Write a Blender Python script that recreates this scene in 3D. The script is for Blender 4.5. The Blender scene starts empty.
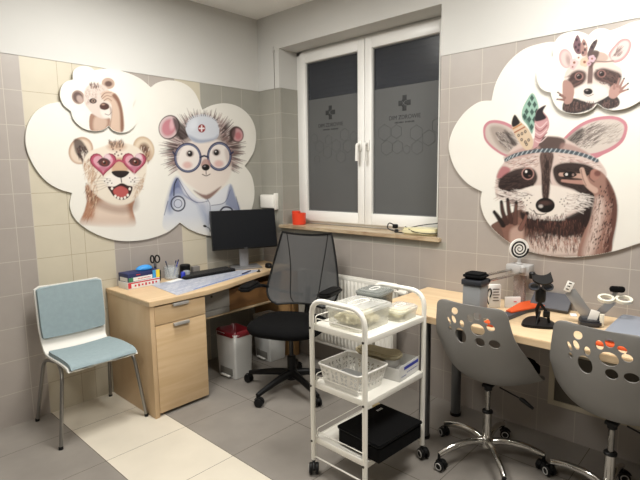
import bpy, bmesh, math, random
import numpy as np
from mathutils import Vector, Matrix
random.seed(7)
PI = math.pi
COL = bpy.context.scene.collection

# ------------------------------------------------------------------ camera model
H = 1.483
CAM = np.array([-2.80, -3.286, H]); FPX = 488.4
YAW, PIT, ROL = [math.radians(a) for a in (42.88, 7.5, -0.761)]
_F = np.array([math.cos(YAW)*math.cos(PIT), math.sin(YAW)*math.cos(PIT), -math.sin(PIT)])
_r = np.array([math.sin(YAW), -math.cos(YAW), 0.0]); _u = np.cross(_r, _F)
_c, _s = math.cos(ROL), math.sin(ROL)
RR = _c*_r + _s*_u; UU = -_s*_r + _c*_u
def ray(x, y): return _F + RR*(x-320)/FPX + UU*(240-y)/FPX
def on(ax, val, x, y):
    d = ray(x, y); return CAM + d*((val-CAM[ax])/d[ax])
def proj(X, Y, Z):
    vx, vy, vz = X-CAM[0], Y-CAM[1], Z-CAM[2]
    z = vx*_F[0]+vy*_F[1]+vz*_F[2]
    return (320+FPX*(vx*RR[0]+vy*RR[1]+vz*RR[2])/z, 240-FPX*(vx*UU[0]+vy*UU[1]+vz*UU[2])/z)
cam = bpy.data.objects.new('camera', bpy.data.cameras.new('camera')); COL.objects.link(cam)
cam.data.sensor_width = 36; cam.data.lens = FPX/640*36
m = Matrix(((RR[0], UU[0], -_F[0], CAM[0]), (RR[1], UU[1], -_F[1], CAM[1]), (RR[2], UU[2], -_F[2], CAM[2]), (0, 0, 0, 1)))
cam.matrix_world = m; cam.data.clip_start = 0.05
bpy.context.scene.camera = cam

# ------------------------------------------------------------------ materials
def lin(c):
    c = c/255.0
    return c/12.92 if c <= 0.04045 else ((c+0.055)/1.055)**2.4
def rgb(*c): return (lin(c[0]), lin(c[1]), lin(c[2]), 1.0)
_mc = {}
def mat(name, col, rough=0.5, metal=0.0, noise=0.0, scale=6.0, bump=0.0, bscale=60.0, alpha=1.0, trans=0.0, stretch=None, ior=None, coat=0.0, spec=None):
    if name in _mc: return _mc[name]
    mt = bpy.data.materials.new(name); mt.use_nodes = True; nt = mt.node_tree; n = nt.nodes; l = nt.links
    b = n['Principled BSDF']; b.inputs['Roughness'].default_value = rough; b.inputs['Metallic'].default_value = metal
    b.inputs['Transmission Weight'].default_value = trans; b.inputs['Alpha'].default_value = alpha
    if spec is not None: b.inputs['Specular IOR Level'].default_value = spec
    if coat: b.inputs['Coat Weight'].default_value = coat
    if ior: b.inputs['IOR'].default_value = ior
    tc = n.new('ShaderNodeTexCoord'); mp = n.new('ShaderNodeMapping'); l.new(tc.outputs['Object'], mp.inputs['Vector'])
    if stretch: mp.inputs['Scale'].default_value = stretch
    c = rgb(*col); nz = n.new('ShaderNodeTexNoise'); nz.inputs['Scale'].default_value = scale; nz.inputs['Detail'].default_value = 5
    l.new(mp.outputs[0], nz.inputs['Vector'])
    rp = n.new('ShaderNodeValToRGB'); k = max(noise, 0.015)
    rp.color_ramp.elements[0].color = (c[0]*(1-k), c[1]*(1-k), c[2]*(1-k), 1); rp.color_ramp.elements[0].position = 0.3
    rp.color_ramp.elements[1].color = (min(1, c[0]*(1+k)), min(1, c[1]*(1+k)), min(1, c[2]*(1+k)), 1); rp.color_ramp.elements[1].position = 0.7
    l.new(nz.outputs['Fac'], rp.inputs['Fac']); l.new(rp.outputs['Color'], b.inputs['Base Color'])
    if bump:
        n2 = n.new('ShaderNodeTexNoise'); n2.inputs['Scale'].default_value = bscale; l.new(mp.outputs[0], n2.inputs['Vector'])
        bp = n.new('ShaderNodeBump'); bp.inputs['Strength'].default_value = bump; bp.inputs['Distance'].default_value = 0.002
        l.new(n2.outputs['Fac'], bp.inputs['Height']); l.new(bp.outputs['Normal'], b.inputs['Normal'])
    _mc[name] = mt; return mt
def clear(name, col, tfac, rough=0.15, gloss=True):
    """thin translucent plastic: see-through share tfac, the rest a milky diffuse"""
    if name in _mc: return _mc[name]
    mt = bpy.data.materials.new(name); mt.use_nodes = True; nt = mt.node_tree; n = nt.nodes; l = nt.links
    b = n['Principled BSDF']; b.inputs['Base Color'].default_value = rgb(*col); b.inputs['Roughness'].default_value = rough
    t = n.new('ShaderNodeBsdfTransparent'); t.inputs['Color'].default_value = (0.97, 0.97, 0.97, 1)
    mx = n.new('ShaderNodeMixShader'); nz = n.new('ShaderNodeTexNoise'); nz.inputs['Scale'].default_value = 14
    mr = n.new('ShaderNodeMapRange'); mr.inputs['To Min'].default_value = max(0, tfac-0.06); mr.inputs['To Max'].default_value = min(1, tfac+0.06)
    l.new(nz.outputs['Fac'], mr.inputs['Value']); l.new(mr.outputs['Result'], mx.inputs['Fac'])
    l.new(b.outputs[0], mx.inputs[1]); l.new(t.outputs[0], mx.inputs[2])
    l.new(mx.outputs[0], n['Material Output'].inputs['Surface']); _mc[name] = mt; return mt
def wood_mat(name, c1, c2, rough=0.45, sc=(1.5, 22, 22)):
    if name in _mc: return _mc[name]
    mt = bpy.data.materials.new(name); mt.use_nodes = True; nt = mt.node_tree; n = nt.nodes; l = nt.links
    b = n['Principled BSDF']; b.inputs['Roughness'].default_value = rough
    tc = n.new('ShaderNodeTexCoord'); mp = n.new('ShaderNodeMapping'); mp.inputs['Scale'].default_value = sc
    l.new(tc.outputs['Object'], mp.inputs['Vector'])
    nz = n.new('ShaderNodeTexNoise'); nz.inputs['Scale'].default_value = 1.6; nz.inputs['Detail'].default_value = 8; nz.inputs['Distortion'].default_value = 0.6
    l.new(mp.outputs[0], nz.inputs['Vector']); rp = n.new('ShaderNodeValToRGB')
    rp.color_ramp.elements[0].color = rgb(*c1); rp.color_ramp.elements[0].position = 0.32
    rp.color_ramp.elements[1].color = rgb(*c2); rp.color_ramp.elements[1].position = 0.68
    l.new(nz.outputs['Fac'], rp.inputs['Fac']); l.new(rp.outputs['Color'], b.inputs['Base Color']); _mc[name] = mt; return mt
def paint_mat(name, rough=0.4):
    if name in _mc: return _mc[name]
    mt = bpy.data.materials.new(name); mt.use_nodes = True; nt = mt.node_tree; n = nt.nodes
    a = n.new('ShaderNodeVertexColor'); a.layer_name = 'Col'
    b = n['Principled BSDF']; b.inputs['Roughness'].default_value = rough
    nt.links.new(a.outputs['Color'], b.inputs['Base Color']); _mc[name] = mt; return mt

BOARD = (217, 214, 206)
W_PAINT = mat('wall_paint', (203, 202, 198), 0.85, noise=0.02, scale=2, bump=0.15, bscale=90)
TILE_G = mat('tile_taupe', (160, 152, 145), 0.38, noise=0.03, scale=8, bump=0.10, bscale=30)
TILE_D = mat('tile_grey', (152, 150, 141), 0.38, noise=0.03, scale=8, bump=0.10, bscale=30)
TILE_B = mat('tile_beige', (192, 184, 165), 0.38, noise=0.03, scale=8, bump=0.10, bscale=30)
GROUT = mat('wall_grout', (188, 180, 169), 0.9)
GROUT_D = mat('beige_grout', (160, 148, 126), 0.9)
FL_G = mat('floor_tile_grey', (139, 133, 126), 0.42, noise=0.10, scale=5, bump=0.05)
FL_B = mat('floor_tile_cream', (212, 204, 188), 0.42, noise=0.05, scale=4, bump=0.05)
FGROUT = mat('floor_grout', (84, 76, 68), 0.9)
WHITE_PL = mat('white_plastic', (232, 230, 224), 0.35)
PVC = mat('white_pvc_frame', (240, 239, 235), 0.3)
ENAMEL = mat('white_enamel', (234, 231, 222), 0.28)
CHROME = mat('chrome', (205, 203, 198), 0.12, metal=1.0)
SATIN = mat('satin_steel', (186, 184, 180), 0.4, metal=0.45)
BLACK = mat('black_plastic', (13, 13, 14), 0.45, spec=0.3)
BLACKF = mat('black_fabric', (11, 11, 12), 0.95, spec=0.15, bump=0.4, bscale=400)
BLACKM = mat('black_screen', (12, 14, 18), 0.5, spec=0.12)
GREYP = mat('grey_plastic', (122, 122, 124), 0.42)
WOOD = wood_mat('light_oak', (202, 174, 136), (214, 188, 152))
WOODV = wood_mat('light_oak_vertical', (192, 162, 124), (205, 178, 142), sc=(3, 3, 1.0))
WOODD = wood_mat('drawer_oak', (198, 168, 128), (211, 184, 147), sc=(1.2, 20, 14))
BROWN = wood_mat('brown_board', (120, 84, 48), (132, 95, 56))

# ------------------------------------------------------------------ mesh helpers
class MB:
    def __init__(s): s.bm = bmesh.new(); s.mi = 0
    def _m(s, fs):
        for f in fs: f.material_index = s.mi
    def mat(s, i): s.mi = i; return s
    def box(s, c, d, bev=0.0, rot=None, seg=2):
        """c centre, d full sizes"""
        t = bmesh.new(); bmesh.ops.create_cube(t, size=1.0)
        for v in t.verts: v.co = Vector((v.co.x*d[0], v.co.y*d[1], v.co.z*d[2]))
        if bev > 0: bmesh.ops.bevel(t, geom=list(t.edges), offset=min(bev, 0.45*min(d)), segments=seg, affect='EDGES', profile=0.5)
        M = Matrix.Translation(Vector(c))
        if rot is not None: M = M @ rot
        s.merge(t, M); return s
    def bb(s, x0, x1, y0, y1, z0, z1, bev=0.0, seg=2):
        return s.box(((x0+x1)/2, (y0+y1)/2, (z0+z1)/2), (abs(x1-x0), abs(y1-y0), abs(z1-z0)), bev, None, seg)
    def merge(s, t, M=None):
        vm = {}
        for v in t.verts: vm[v] = s.bm.verts.new(M @ v.co if M is not None else v.co)
        for f in t.faces:
            try:
                g = s.bm.faces.new([vm[v] for v in f.verts]); g.material_index = s.mi; g.smooth = True
            except ValueError: pass
        t.free()
    def rings(s, rs, cap0=True, cap1=True, closed=False):
        vs = [[s.bm.verts.new(Vector(p)) for p in r] for r in rs]; n = len(vs[0]); k = len(vs)
        for i in range(k if closed else k-1):
            a, b = vs[i], vs[(i+1) % k]
            for j in range(n):
                f = s.bm.faces.new((a[j], a[(j+1) % n], b[(j+1) % n], b[j])); f.material_index = s.mi; f.smooth = True
        if not closed:
            if cap0: s._m([s.bm.faces.new(list(reversed(vs[0])))])
            if cap1: s._m([s.bm.faces.new(vs[-1])])
        return s
    def tube(s, pts, r, seg=10, closed=False, flat=1.0, caps=True):
        pts = [Vector(p) for p in pts]; n = len(pts); rs = []
        rad = r if isinstance(r, (list, tuple)) else [r]*n
        T = []
        for i in range(n):
            if closed: d = pts[(i+1) % n]-pts[i-1]
            else: d = pts[min(i+1, n-1)]-pts[max(i-1, 0)]
            T.append(d.normalized())
        up = Vector((0, 0, 1)) if abs(T[0].z) < 0.95 else Vector((1, 0, 0))
        N = (up - T[0]*up.dot(T[0])).normalized()
        for i in range(n):
            N = (N - T[i]*N.dot(T[i])).normalized(); B = T[i].cross(N)
            rs.append([pts[i] + (N*math.cos(a)*flat + B*math.sin(a))*rad[i] for a in [2*PI*j/seg for j in range(seg)]])
        return s.rings(rs, caps, caps, closed)
    def cyl(s, p0, p1, r0, r1=None, seg=20):
        return s.tube([p0, p1], [r0, r0 if r1 is None else r1], seg)
    def lathe(s, prof, c=(0, 0, 0), seg=28, axis='z', caps=True):
        rs = []
        for r, h in prof:
            ring = []
            for j in range(seg):
                a = 2*PI*j/seg; x, y = r*math.cos(a), r*math.sin(a)
                p = {'z': (x, y, h), 'y': (x, h, -y), 'x': (h, x, y)}[axis]
                ring.append((c[0]+p[0], c[1]+p[1], c[2]+p[2]))
            rs.append(ring)
        return s.rings(rs, caps, caps)
    def prism(s, outline, fn0, fn1):
        """outline of 2-D points; fn0/fn1 map a point to 3-D for the two caps"""
        a = [s.bm.verts.new(Vector(fn0(*p))) for p in outline]; b = [s.bm.verts.new(Vector(fn1(*p))) for p in outline]
        n = len(a); s._m([s.bm.faces.new(list(reversed(a))), s.bm.faces.new(b)])
        for i in range(n): s._m([s.bm.faces.new((a[i], a[(i+1) % n], b[(i+1) % n], b[i]))])
        return s
    def slab(s, outline, z0, z1, bev=0.0):
        t = MB(); t.prism(outline, lambda x, y: (x, y, z0), lambda x, y: (x, y, z1))
        bmesh.ops.recalc_face_normals(t.bm, faces=list(t.bm.faces))
        if bev: bmesh.ops.bevel(t.bm, geom=[e for e in t.bm.edges if abs(e.verts[0].co.z-e.verts[1].co.z) < 1e-6], offset=bev, segments=2, affect='EDGES')
        s.merge(t.bm); return s
    def surf(s, fn, nu, nv, th=0.0, keep=None):
        """sheet fn(u,v) -> Vector with u,v in 0..1; th gives it thickness along its normal"""
        P = [[Vector(fn(i/nu, j/nv)) for i in range(nu+1)] for j in range(nv+1)]
        def nrm(i, j):
            du = P[j][min(i+1, nu)]-P[j][max(i-1, 0)]; dv = P[min(j+1, nv)][i]-P[max(j-1, 0)][i]
            return du.cross(dv).normalized()
        A = [[s.bm.verts.new(P[j][i]) for i in range(nu+1)] for j in range(nv+1)]
        K = lambda i, j: (0 <= i < nu and 0 <= j < nv and (keep is None or keep(i, j)))
        if th: B = [[s.bm.verts.new(P[j][i]+nrm(i, j)*th) for i in range(nu+1)] for j in range(nv+1)]
        def q(*v):
            f = s.bm.faces.new(v); f.material_index = s.mi; f.smooth = True
        for j in range(nv):
            for i in range(nu):
                if not K(i, j): continue
                q(A[j][i], A[j+1][i], A[j+1][i+1], A[j][i+1])
                if th:
                    q(B[j][i], B[j][i+1], B[j+1][i+1], B[j+1][i])
                    if not K(i, j-1): q(A[j][i], A[j][i+1], B[j][i+1], B[j][i])
                    if not K(i, j+1): q(A[j+1][i+1], A[j+1][i], B[j+1][i], B[j+1][i+1])
                    if not K(i-1, j): q(A[j+1][i], A[j][i], B[j][i], B[j+1][i])
                    if not K(i+1, j): q(A[j][i+1], A[j+1][i+1], B[j+1][i+1], B[j][i+1])
        for r in (A + (B if th else [])):
            for v in r:
                if not v.link_faces: s.bm.verts.remove(v)
        return s
    def xf(s, M):
        for v in s.bm.verts: v.co = M @ v.co
        return s
    def mesh(s, name, mats, ang=38, recalc=True):
        me = bpy.data.meshes.new(name)
        if recalc: bmesh.ops.recalc_face_normals(s.bm, faces=list(s.bm.faces))
        s.bm.to_mesh(me); s.bm.free()
        for mm in (mats if isinstance(mats, (list, tuple)) else [mats]): me.materials.append(mm)
        me.polygons.foreach_set('use_smooth', [True]*len(me.polygons)); me.set_sharp_from_angle(angle=math.radians(ang)); return me
    def build(s, name, mats, parent=None, ang=38, loc=None, recalc=True):
        o = bpy.data.objects.new(name, s.mesh(name, mats, ang, recalc)); COL.objects.link(o)
        if parent is not None: o.parent = parent
        if loc: o.location = loc
        return o
def tag(o, label=None, cat=None, group=None, kind=None):
    if label: o['label'] = label
    if cat: o['category'] = cat
    if group: o['group'] = group
    if kind: o['kind'] = kind
    return o
def thing(name, label, cat, loc=(0, 0, 0), rotz=0.0, group=None):
    o = bpy.data.objects.new(name, None); COL.objects.link(o); o.empty_display_size = 0.05
    o.location = loc; o.rotation_euler = (0, 0, rotz); return tag(o, label, cat, group)
def struct(o): o['kind'] = 'structure'; return o
def copy_tree(o, parent=None):
    c = o.copy(); COL.objects.link(c); c.parent = parent
    for ch in list(o.children): copy_tree(ch, c)
    return c
def smooth_loop(pts, k=6, closed=True):
    P = [Vector(p) for p in pts]; n = len(P); out = []
    for i in range(n if closed else n-1):
        if closed: a, b, c, d = P[i-1], P[i], P[(i+1) % n], P[(i+2) % n]
        else: a, b, c, d = P[max(i-1, 0)], P[i], P[i+1], P[min(i+2, n-1)]
        for j in range(k):
            t = j/k; out.append(0.5*((2*b)+(c-a)*t+(2*a-5*b+4*c-d)*t*t+(3*b-a-3*c+d)*t**3))
    if not closed: out.append(P[-1])
    return out
def rrect(w, d, r, k=5, cx=0, cy=0):
    out = []
    for sx, sy, a0 in ((1, 1, 0), (-1, 1, 90), (-1, -1, 180), (1, -1, 270)):
        for i in range(k+1):
            a = math.radians(a0+90*i/k); out.append((cx+sx*(w/2-r)+r*math.cos(a), cy+sy*(d/2-r)+r*math.sin(a)))
    return out
def bent(pts, r, k=6):
    """polyline with its inner corners rounded by radius r"""
    P = [Vector(p) for p in pts]; out = [P[0]]
    for i in range(1, len(P)-1):
        a = (P[i-1]-P[i]).normalized(); b = (P[i+1]-P[i]).normalized()
        rr = min(r, (P[i-1]-P[i]).length*0.49, (P[i+1]-P[i]).length*0.49)
        p0, p2 = P[i]+a*rr, P[i]+b*rr
        for j in range(k+1):
            t = j/k; out.append(p0*(1-t)**2+P[i]*2*t*(1-t)+p2*t*t)
    out.append(P[-1]); return out
def text_obj(txt, size, name, material, M, parent=None, ext=0.0004, sx=1.0):
    cu = bpy.data.curves.new('lettering', 'FONT'); cu.body = txt; cu.size = size; cu.extrude = ext; cu.align_x = 'CENTER'; cu.align_y = 'CENTER'
    t = bpy.data.objects.new('lettering_tmp', cu); COL.objects.link(t)
    dg = bpy.context.evaluated_depsgraph_get(); me = bpy.data.meshes.new_from_object(t.evaluated_get(dg))
    bpy.data.objects.remove(t); me.transform(M @ Matrix.Diagonal((sx, 1, 1, 1))); me.materials.clear(); me.materials.append(material)
    o = bpy.data.objects.new(name, me); COL.objects.link(o)
    if parent is not None: o.parent = parent
    return o

# ------------------------------------------------------------------ room shell
ZC, ZT = 2.78, 2.20            # ceiling, top of the wall tiles
XB, YB = -4.6, -5.2            # far sides of the room, behind the camera
G = 0.0016
def cuts(edges, lo, hi, g=G):
    """split lo..hi into alternating tile / grout bands"""
    e = [x for x in sorted(edges) if lo+0.004 < x < hi-0.004]; out = []; a = lo
    for x in e: out.append((a, x-g, 0)); out.append((x-g, x+g, 1)); a = x+g
    out.append((a, hi, 0)); return out
lx = [-1.91, -1.815, -1.612, -1.522, -1.33, -1.222, -1.009, -0.804, -0.59, -0.39, -0.19] + [-2.11-0.2*i for i in range(13)]
rows = [0.2*i for i in range(1, 11)]
w = MB()
def beige(xc): return -1.815 < xc < -1.33 or -0.804 < xc < -0.59
for x0, x1, gx in cuts(lx, XB, 0.0):
    for z0, z1, gz in cuts(rows, 0.0, ZT):
        xc = (x0+x1)/2; isb = beige(xc)
        w.mat((4 if isb else 3) if gx or gz else (2 if isb else (0 if xc < -0.81 else 1)))
        f = w.bm.faces.new([w.bm.verts.new(p) for p in ((x0, 0, z0), (x1, 0, z0), (x1, 0, z1), (x0, 0, z1))]); f.material_index = w.mi
w.mat(5)
w.bb(XB, 0.0, -0.004, 0.10, ZT, ZC)
w.bb(XB, 0.0, 0.002, 0.10, -0.05, ZT)
wl = struct(w.build('wall_left', [TILE_G, TILE_D, TILE_B, GROUT, GROUT_D, W_PAINT], recalc=False))
# window wall with its opening
Y0, Y1, ZS, ZF, DEP = -0.26, -1.72, 1.051, 2.505, 0.20
ry = [-0.195, -0.40, -0.60, -0.80, -1.0, -1.2, -1.39, -1.59, -1.782, -1.987, -2.18, -2.38, -2.58, -2.79] + [-2.99-0.2*i for i in range(12)]
w = MB()
for y0, y1, gx in cuts(ry + [], YB, 0.0):
    for z0, z1, gz in cuts(rows, 0.0, ZT):
        # clip to outside the opening
        for (a, b, c, d) in ([(y0, y1, z0, min(z1, ZS))] if z0 < ZS else []) + ([(y0, min(y1, Y1), max(z0, ZS), z1)] if z1 > ZS and y0 < Y1 else []) + ([(max(y0, Y0), y1, max(z0, ZS), z1)] if z1 > ZS and y1 > Y0 else []):
            if b-a < 1e-5 or d-c < 1e-5: continue
            f = w.bm.faces.new([w.bm.verts.new(p) for p in ((0, b, c), (0, a, c), (0, a, d), (0, b, d))]); f.material_index = 3 if gx or gz else (1 if (a+b)/2 > -1.73 and c > 1.0 else 0)
w.mat(5)
w.bb(-0.004, 0.34, YB, Y1, ZT, ZC); w.bb(-0.004, 0.34, Y0, 0.0, ZT, ZC); w.bb(-0.004, 0.34, Y1, Y0, ZF, ZC)
w.bb(0.002, 0.34, YB, Y1, -0.05, ZT); w.bb(0.002, 0.34, Y0, 0.0, -0.05, ZT); w.bb(0.002, 0.34, Y1, Y0, -0.05, ZS)
# tiled reveal faces
for yy, e in ((Y0, -0.003), (Y1, 0.003)):
    for z0, z1, gz in cuts(rows, ZS, ZT):
        for x0, x1, gx in cuts([0.006], 0.0, DEP+0.02):
            f = w.bm.faces.new([w.bm.verts.new(p) for p in ((x0, yy+e, z0), (x1, yy+e, z0), (x1, yy+e, z1), (x0, yy+e, z1))]); f.material_index = 3 if gz or gx else 1
struct(w.build('wall_right', [TILE_G, TILE_D, TILE_B, GROUT, GROUT_D, W_PAINT], recalc=False))
struct(MB().bb(XB-0.1, XB, YB, 0, 0, ZC).build('wall_back', mat('far_wall_paint', (150, 146, 140), 0.85)))
struct(MB().bb(XB, 0, YB-0.1, YB, 0, ZC).build('wall_near', mat('far_wall_paint', (150, 146, 140), 0.85)))
struct(MB().bb(XB, 0.0, YB, 0.0, ZC, ZC+0.1).build('ceiling', mat('ceiling_paint', (246, 245, 241), 0.9, bump=0.1)))
# floor
fx = [-1.812+0.478*i for i in range(4)] + [-1.812-0.478*i for i in range(1, 6)]
fy = [-0.338-0.465*i for i in range(11)]
w = MB()
for x0, x1, gx in cuts(fx, XB, 0.0, 0.0017):
    for y0, y1, gy in cuts(fy, YB, 0.0, 0.0014):
        xc = (x0+x1)/2
        f = w.bm.faces.new([w.bm.verts.new(p) for p in ((x0, y0, 0), (x1, y0, 0), (x1, y1, 0), (x0, y1, 0))])
        f.material_index = 2 if gx or gy else (1 if -1.81 < xc < -1.335 else 0)
w.mat(2); w.bb(XB, 0, YB, 0, -0.06, -0.001)
struct(w.build('floor', [FL_G, FL_B, FGROUT], recalc=False))

# ------------------------------------------------------------------ window
CY = -0.99
fr = MB()
xo0, xo1 = DEP, DEP+0.07
fr.bb(xo0, xo1, Y0, Y0-0.06, 1.081, ZF, 0.004); fr.bb(xo0, xo1, Y1, Y1+0.06, 1.081, ZF, 0.004)
fr.bb(xo0, xo1, Y0, Y1, 1.081, 1.125, 0.004); fr.bb(xo0, xo1, Y0, Y1, ZF-0.035, ZF, 0.004)
win = struct(fr.build('window_1', PVC))
WM = Matrix(((0, 0, -1, 0), (-1, 0, 0, 0), (0, 1, 0, 0), (0, 0, 0, 1)))   # text plane: x->-y, y->z, facing -x
FILM = mat('frosted_film', (87, 88, 88), 0.55, noise=0.02)
GLASS = clear('dark_pane', (58, 61, 67), 0.35, 0.25)
PRINT = mat('film_print', (40, 42, 43), 0.6)
PRINT2 = mat('film_hexagon_line', (74, 76, 76), 0.6)
def sash(ya, yb, name, logo_y, hexes):
    s = MB(); x0, x1 = DEP-0.022, DEP+0.045; z0, z1 = 1.105, ZF-0.02; st = 0.064
    for a, b, c, d in ((ya, ya-st, z0, z1), (yb, yb+st, z0, z1), (ya-st+0.001, yb+st-0.001, z0, z0+0.085), (ya-st+0.001, yb+st-0.001, z1-0.085, z1)): s.bb(x0, x1, a, b, c, d, 0.005)
    so = s.build(name, PVC, win)
    ga, gb, gz0, gz1 = ya-st, yb+st, z0+0.085, z1-0.085
    MB().bb(DEP+0.012, DEP+0.018, ga+0.004, gb-0.004, gz0-0.004, gz1+0.004).build('glass_pane', GLASS, so)
    MB().bb(DEP+0.0105, DEP+0.0118, ga, gb, gz0, 2.105).build('frosted_film', FILM, so)
    gk = MB(); gx = DEP-0.001
    for a, b, c, d in ((ga, ga-0.006, gz0, gz1), (gb, gb+0.006, gz0, gz1), (ga, gb, gz0, gz0+0.006), (ga, gb, gz1-0.006, gz1)): gk.bb(gx, gx+0.01, a, b, c, d)
    gk.build('glazing_seal', mat('seal_grey', (130, 130, 128), 0.6), so)
    # cross emblem: four rounded petals with a pale core, name and subtitle, hexagon line pattern
    c = MB(); xs = DEP+0.0098
    lz = 1.985
    for dy, dz in ((0, 0.036), (0, -0.036), (0.034, 0), (-0.034, 0)):
        c.box((xs, logo_y+dy, lz+dz), (0.001, 0.034, 0.036), 0.0004)
        c.box((xs, logo_y+dy*0.55+0.008, lz+dz*0.55), (0.0012, 0.022, 0.022), 0.0004, Matrix.Rotation(0.785, 4, 'X'))
    c.build('cross_emblem', PRINT, so)
    h = MB(); xh = DEP+0.0102
    for hy, hz, hr in hexes:
        p = [(xh, hy+hr*math.cos(PI/6+PI/3*i), hz+hr*math.sin(PI/6+PI/3*i)) for i in range(6)]
        h.tube(p, 0.0016, 4, closed=True)
    h.build('hexagon_pattern', PRINT2, so)
    text_obj('DIM ZDROWIE', 0.042, 'film_lettering', PRINT, Matrix.Translation((xs, logo_y, lz-0.098)) @ WM, so, sx=0.95)
    c = MB()
    for i in range(15):
        if i != 7: c.box((xs, logo_y+0.077-i*0.011, lz-0.132), (0.001, 0.007, 0.011 if i % 3 else 0.008))
    c.build('subtitle_line', PRINT, so)
    return so
hx1 = [(-0.50+0, 1.72, 0.05), (-0.587, 1.67, 0.05), (-0.60, 1.77, 0.04), (-0.68, 1.72, 0.05), (-0.77, 1.80, 0.05), (-0.80, 1.71, 0.05), (-0.73, 1.63, 0.05), (-0.86, 1.78, 0.04), (-0.47, 1.62, 0.035), (-0.44, 1.79, 0.04)]
hx2 = [(-1.15, 1.79, 0.06), (-1.255, 1.79, 0.05), (-1.17, 1.68, 0.055), (-1.265, 1.68, 0.05), (-1.345, 1.66, 0.03), (-1.42, 1.77, 0.055), (-1.43, 1.67, 0.05), (-1.52, 1.73, 0.055), (-1.60, 1.81, 0.06)]
s1 = sash(-0.312, -0.988, 'window_sash', -0.622, hx1)
s2 = sash(-0.992, -1.67, 'window_sash', -1.322, hx2)
def whandle(y, so):
    h = MB(); h.bb(DEP-0.034, DEP-0.022, y-0.017, y+0.017, 1.665, 1.745, 0.004)
    h.tube(bent([(DEP-0.03, y, 1.715), (DEP-0.065, y, 1.715), (DEP-0.066, y+0.003, 1.59)], 0.02), 0.0115, 10)
    h.build('window_handle', WHITE_PL, so)
whandle(-0.952, s1); whandle(-1.025, s2)
sh = MB()
for i in range(34):
    z = 1.09+i*0.042; sh.box((0.317, CY, z), (0.014, 1.44, 0.040), 0.005)
sh.build('roller_shutter', mat('shutter_slat', (58, 62, 70), 0.6), win)
# marble sill
MARB = wood_mat('sill_marble', (150, 124, 98), (206, 190, 160), 0.3, sc=(14, 3, 14))
sl = MB(); sl.slab([(-0.035, -1.745), (0.0, -1.745), (0.0, Y1+0.004), (DEP, Y1+0.004), (DEP, Y0-0.004), (0.0, Y0-0.004), (0.0, -0.245), (-0.035, -0.245)], 1.052, 1.080, 0.004)
struct(sl.build('window_sill', MARB))

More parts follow.
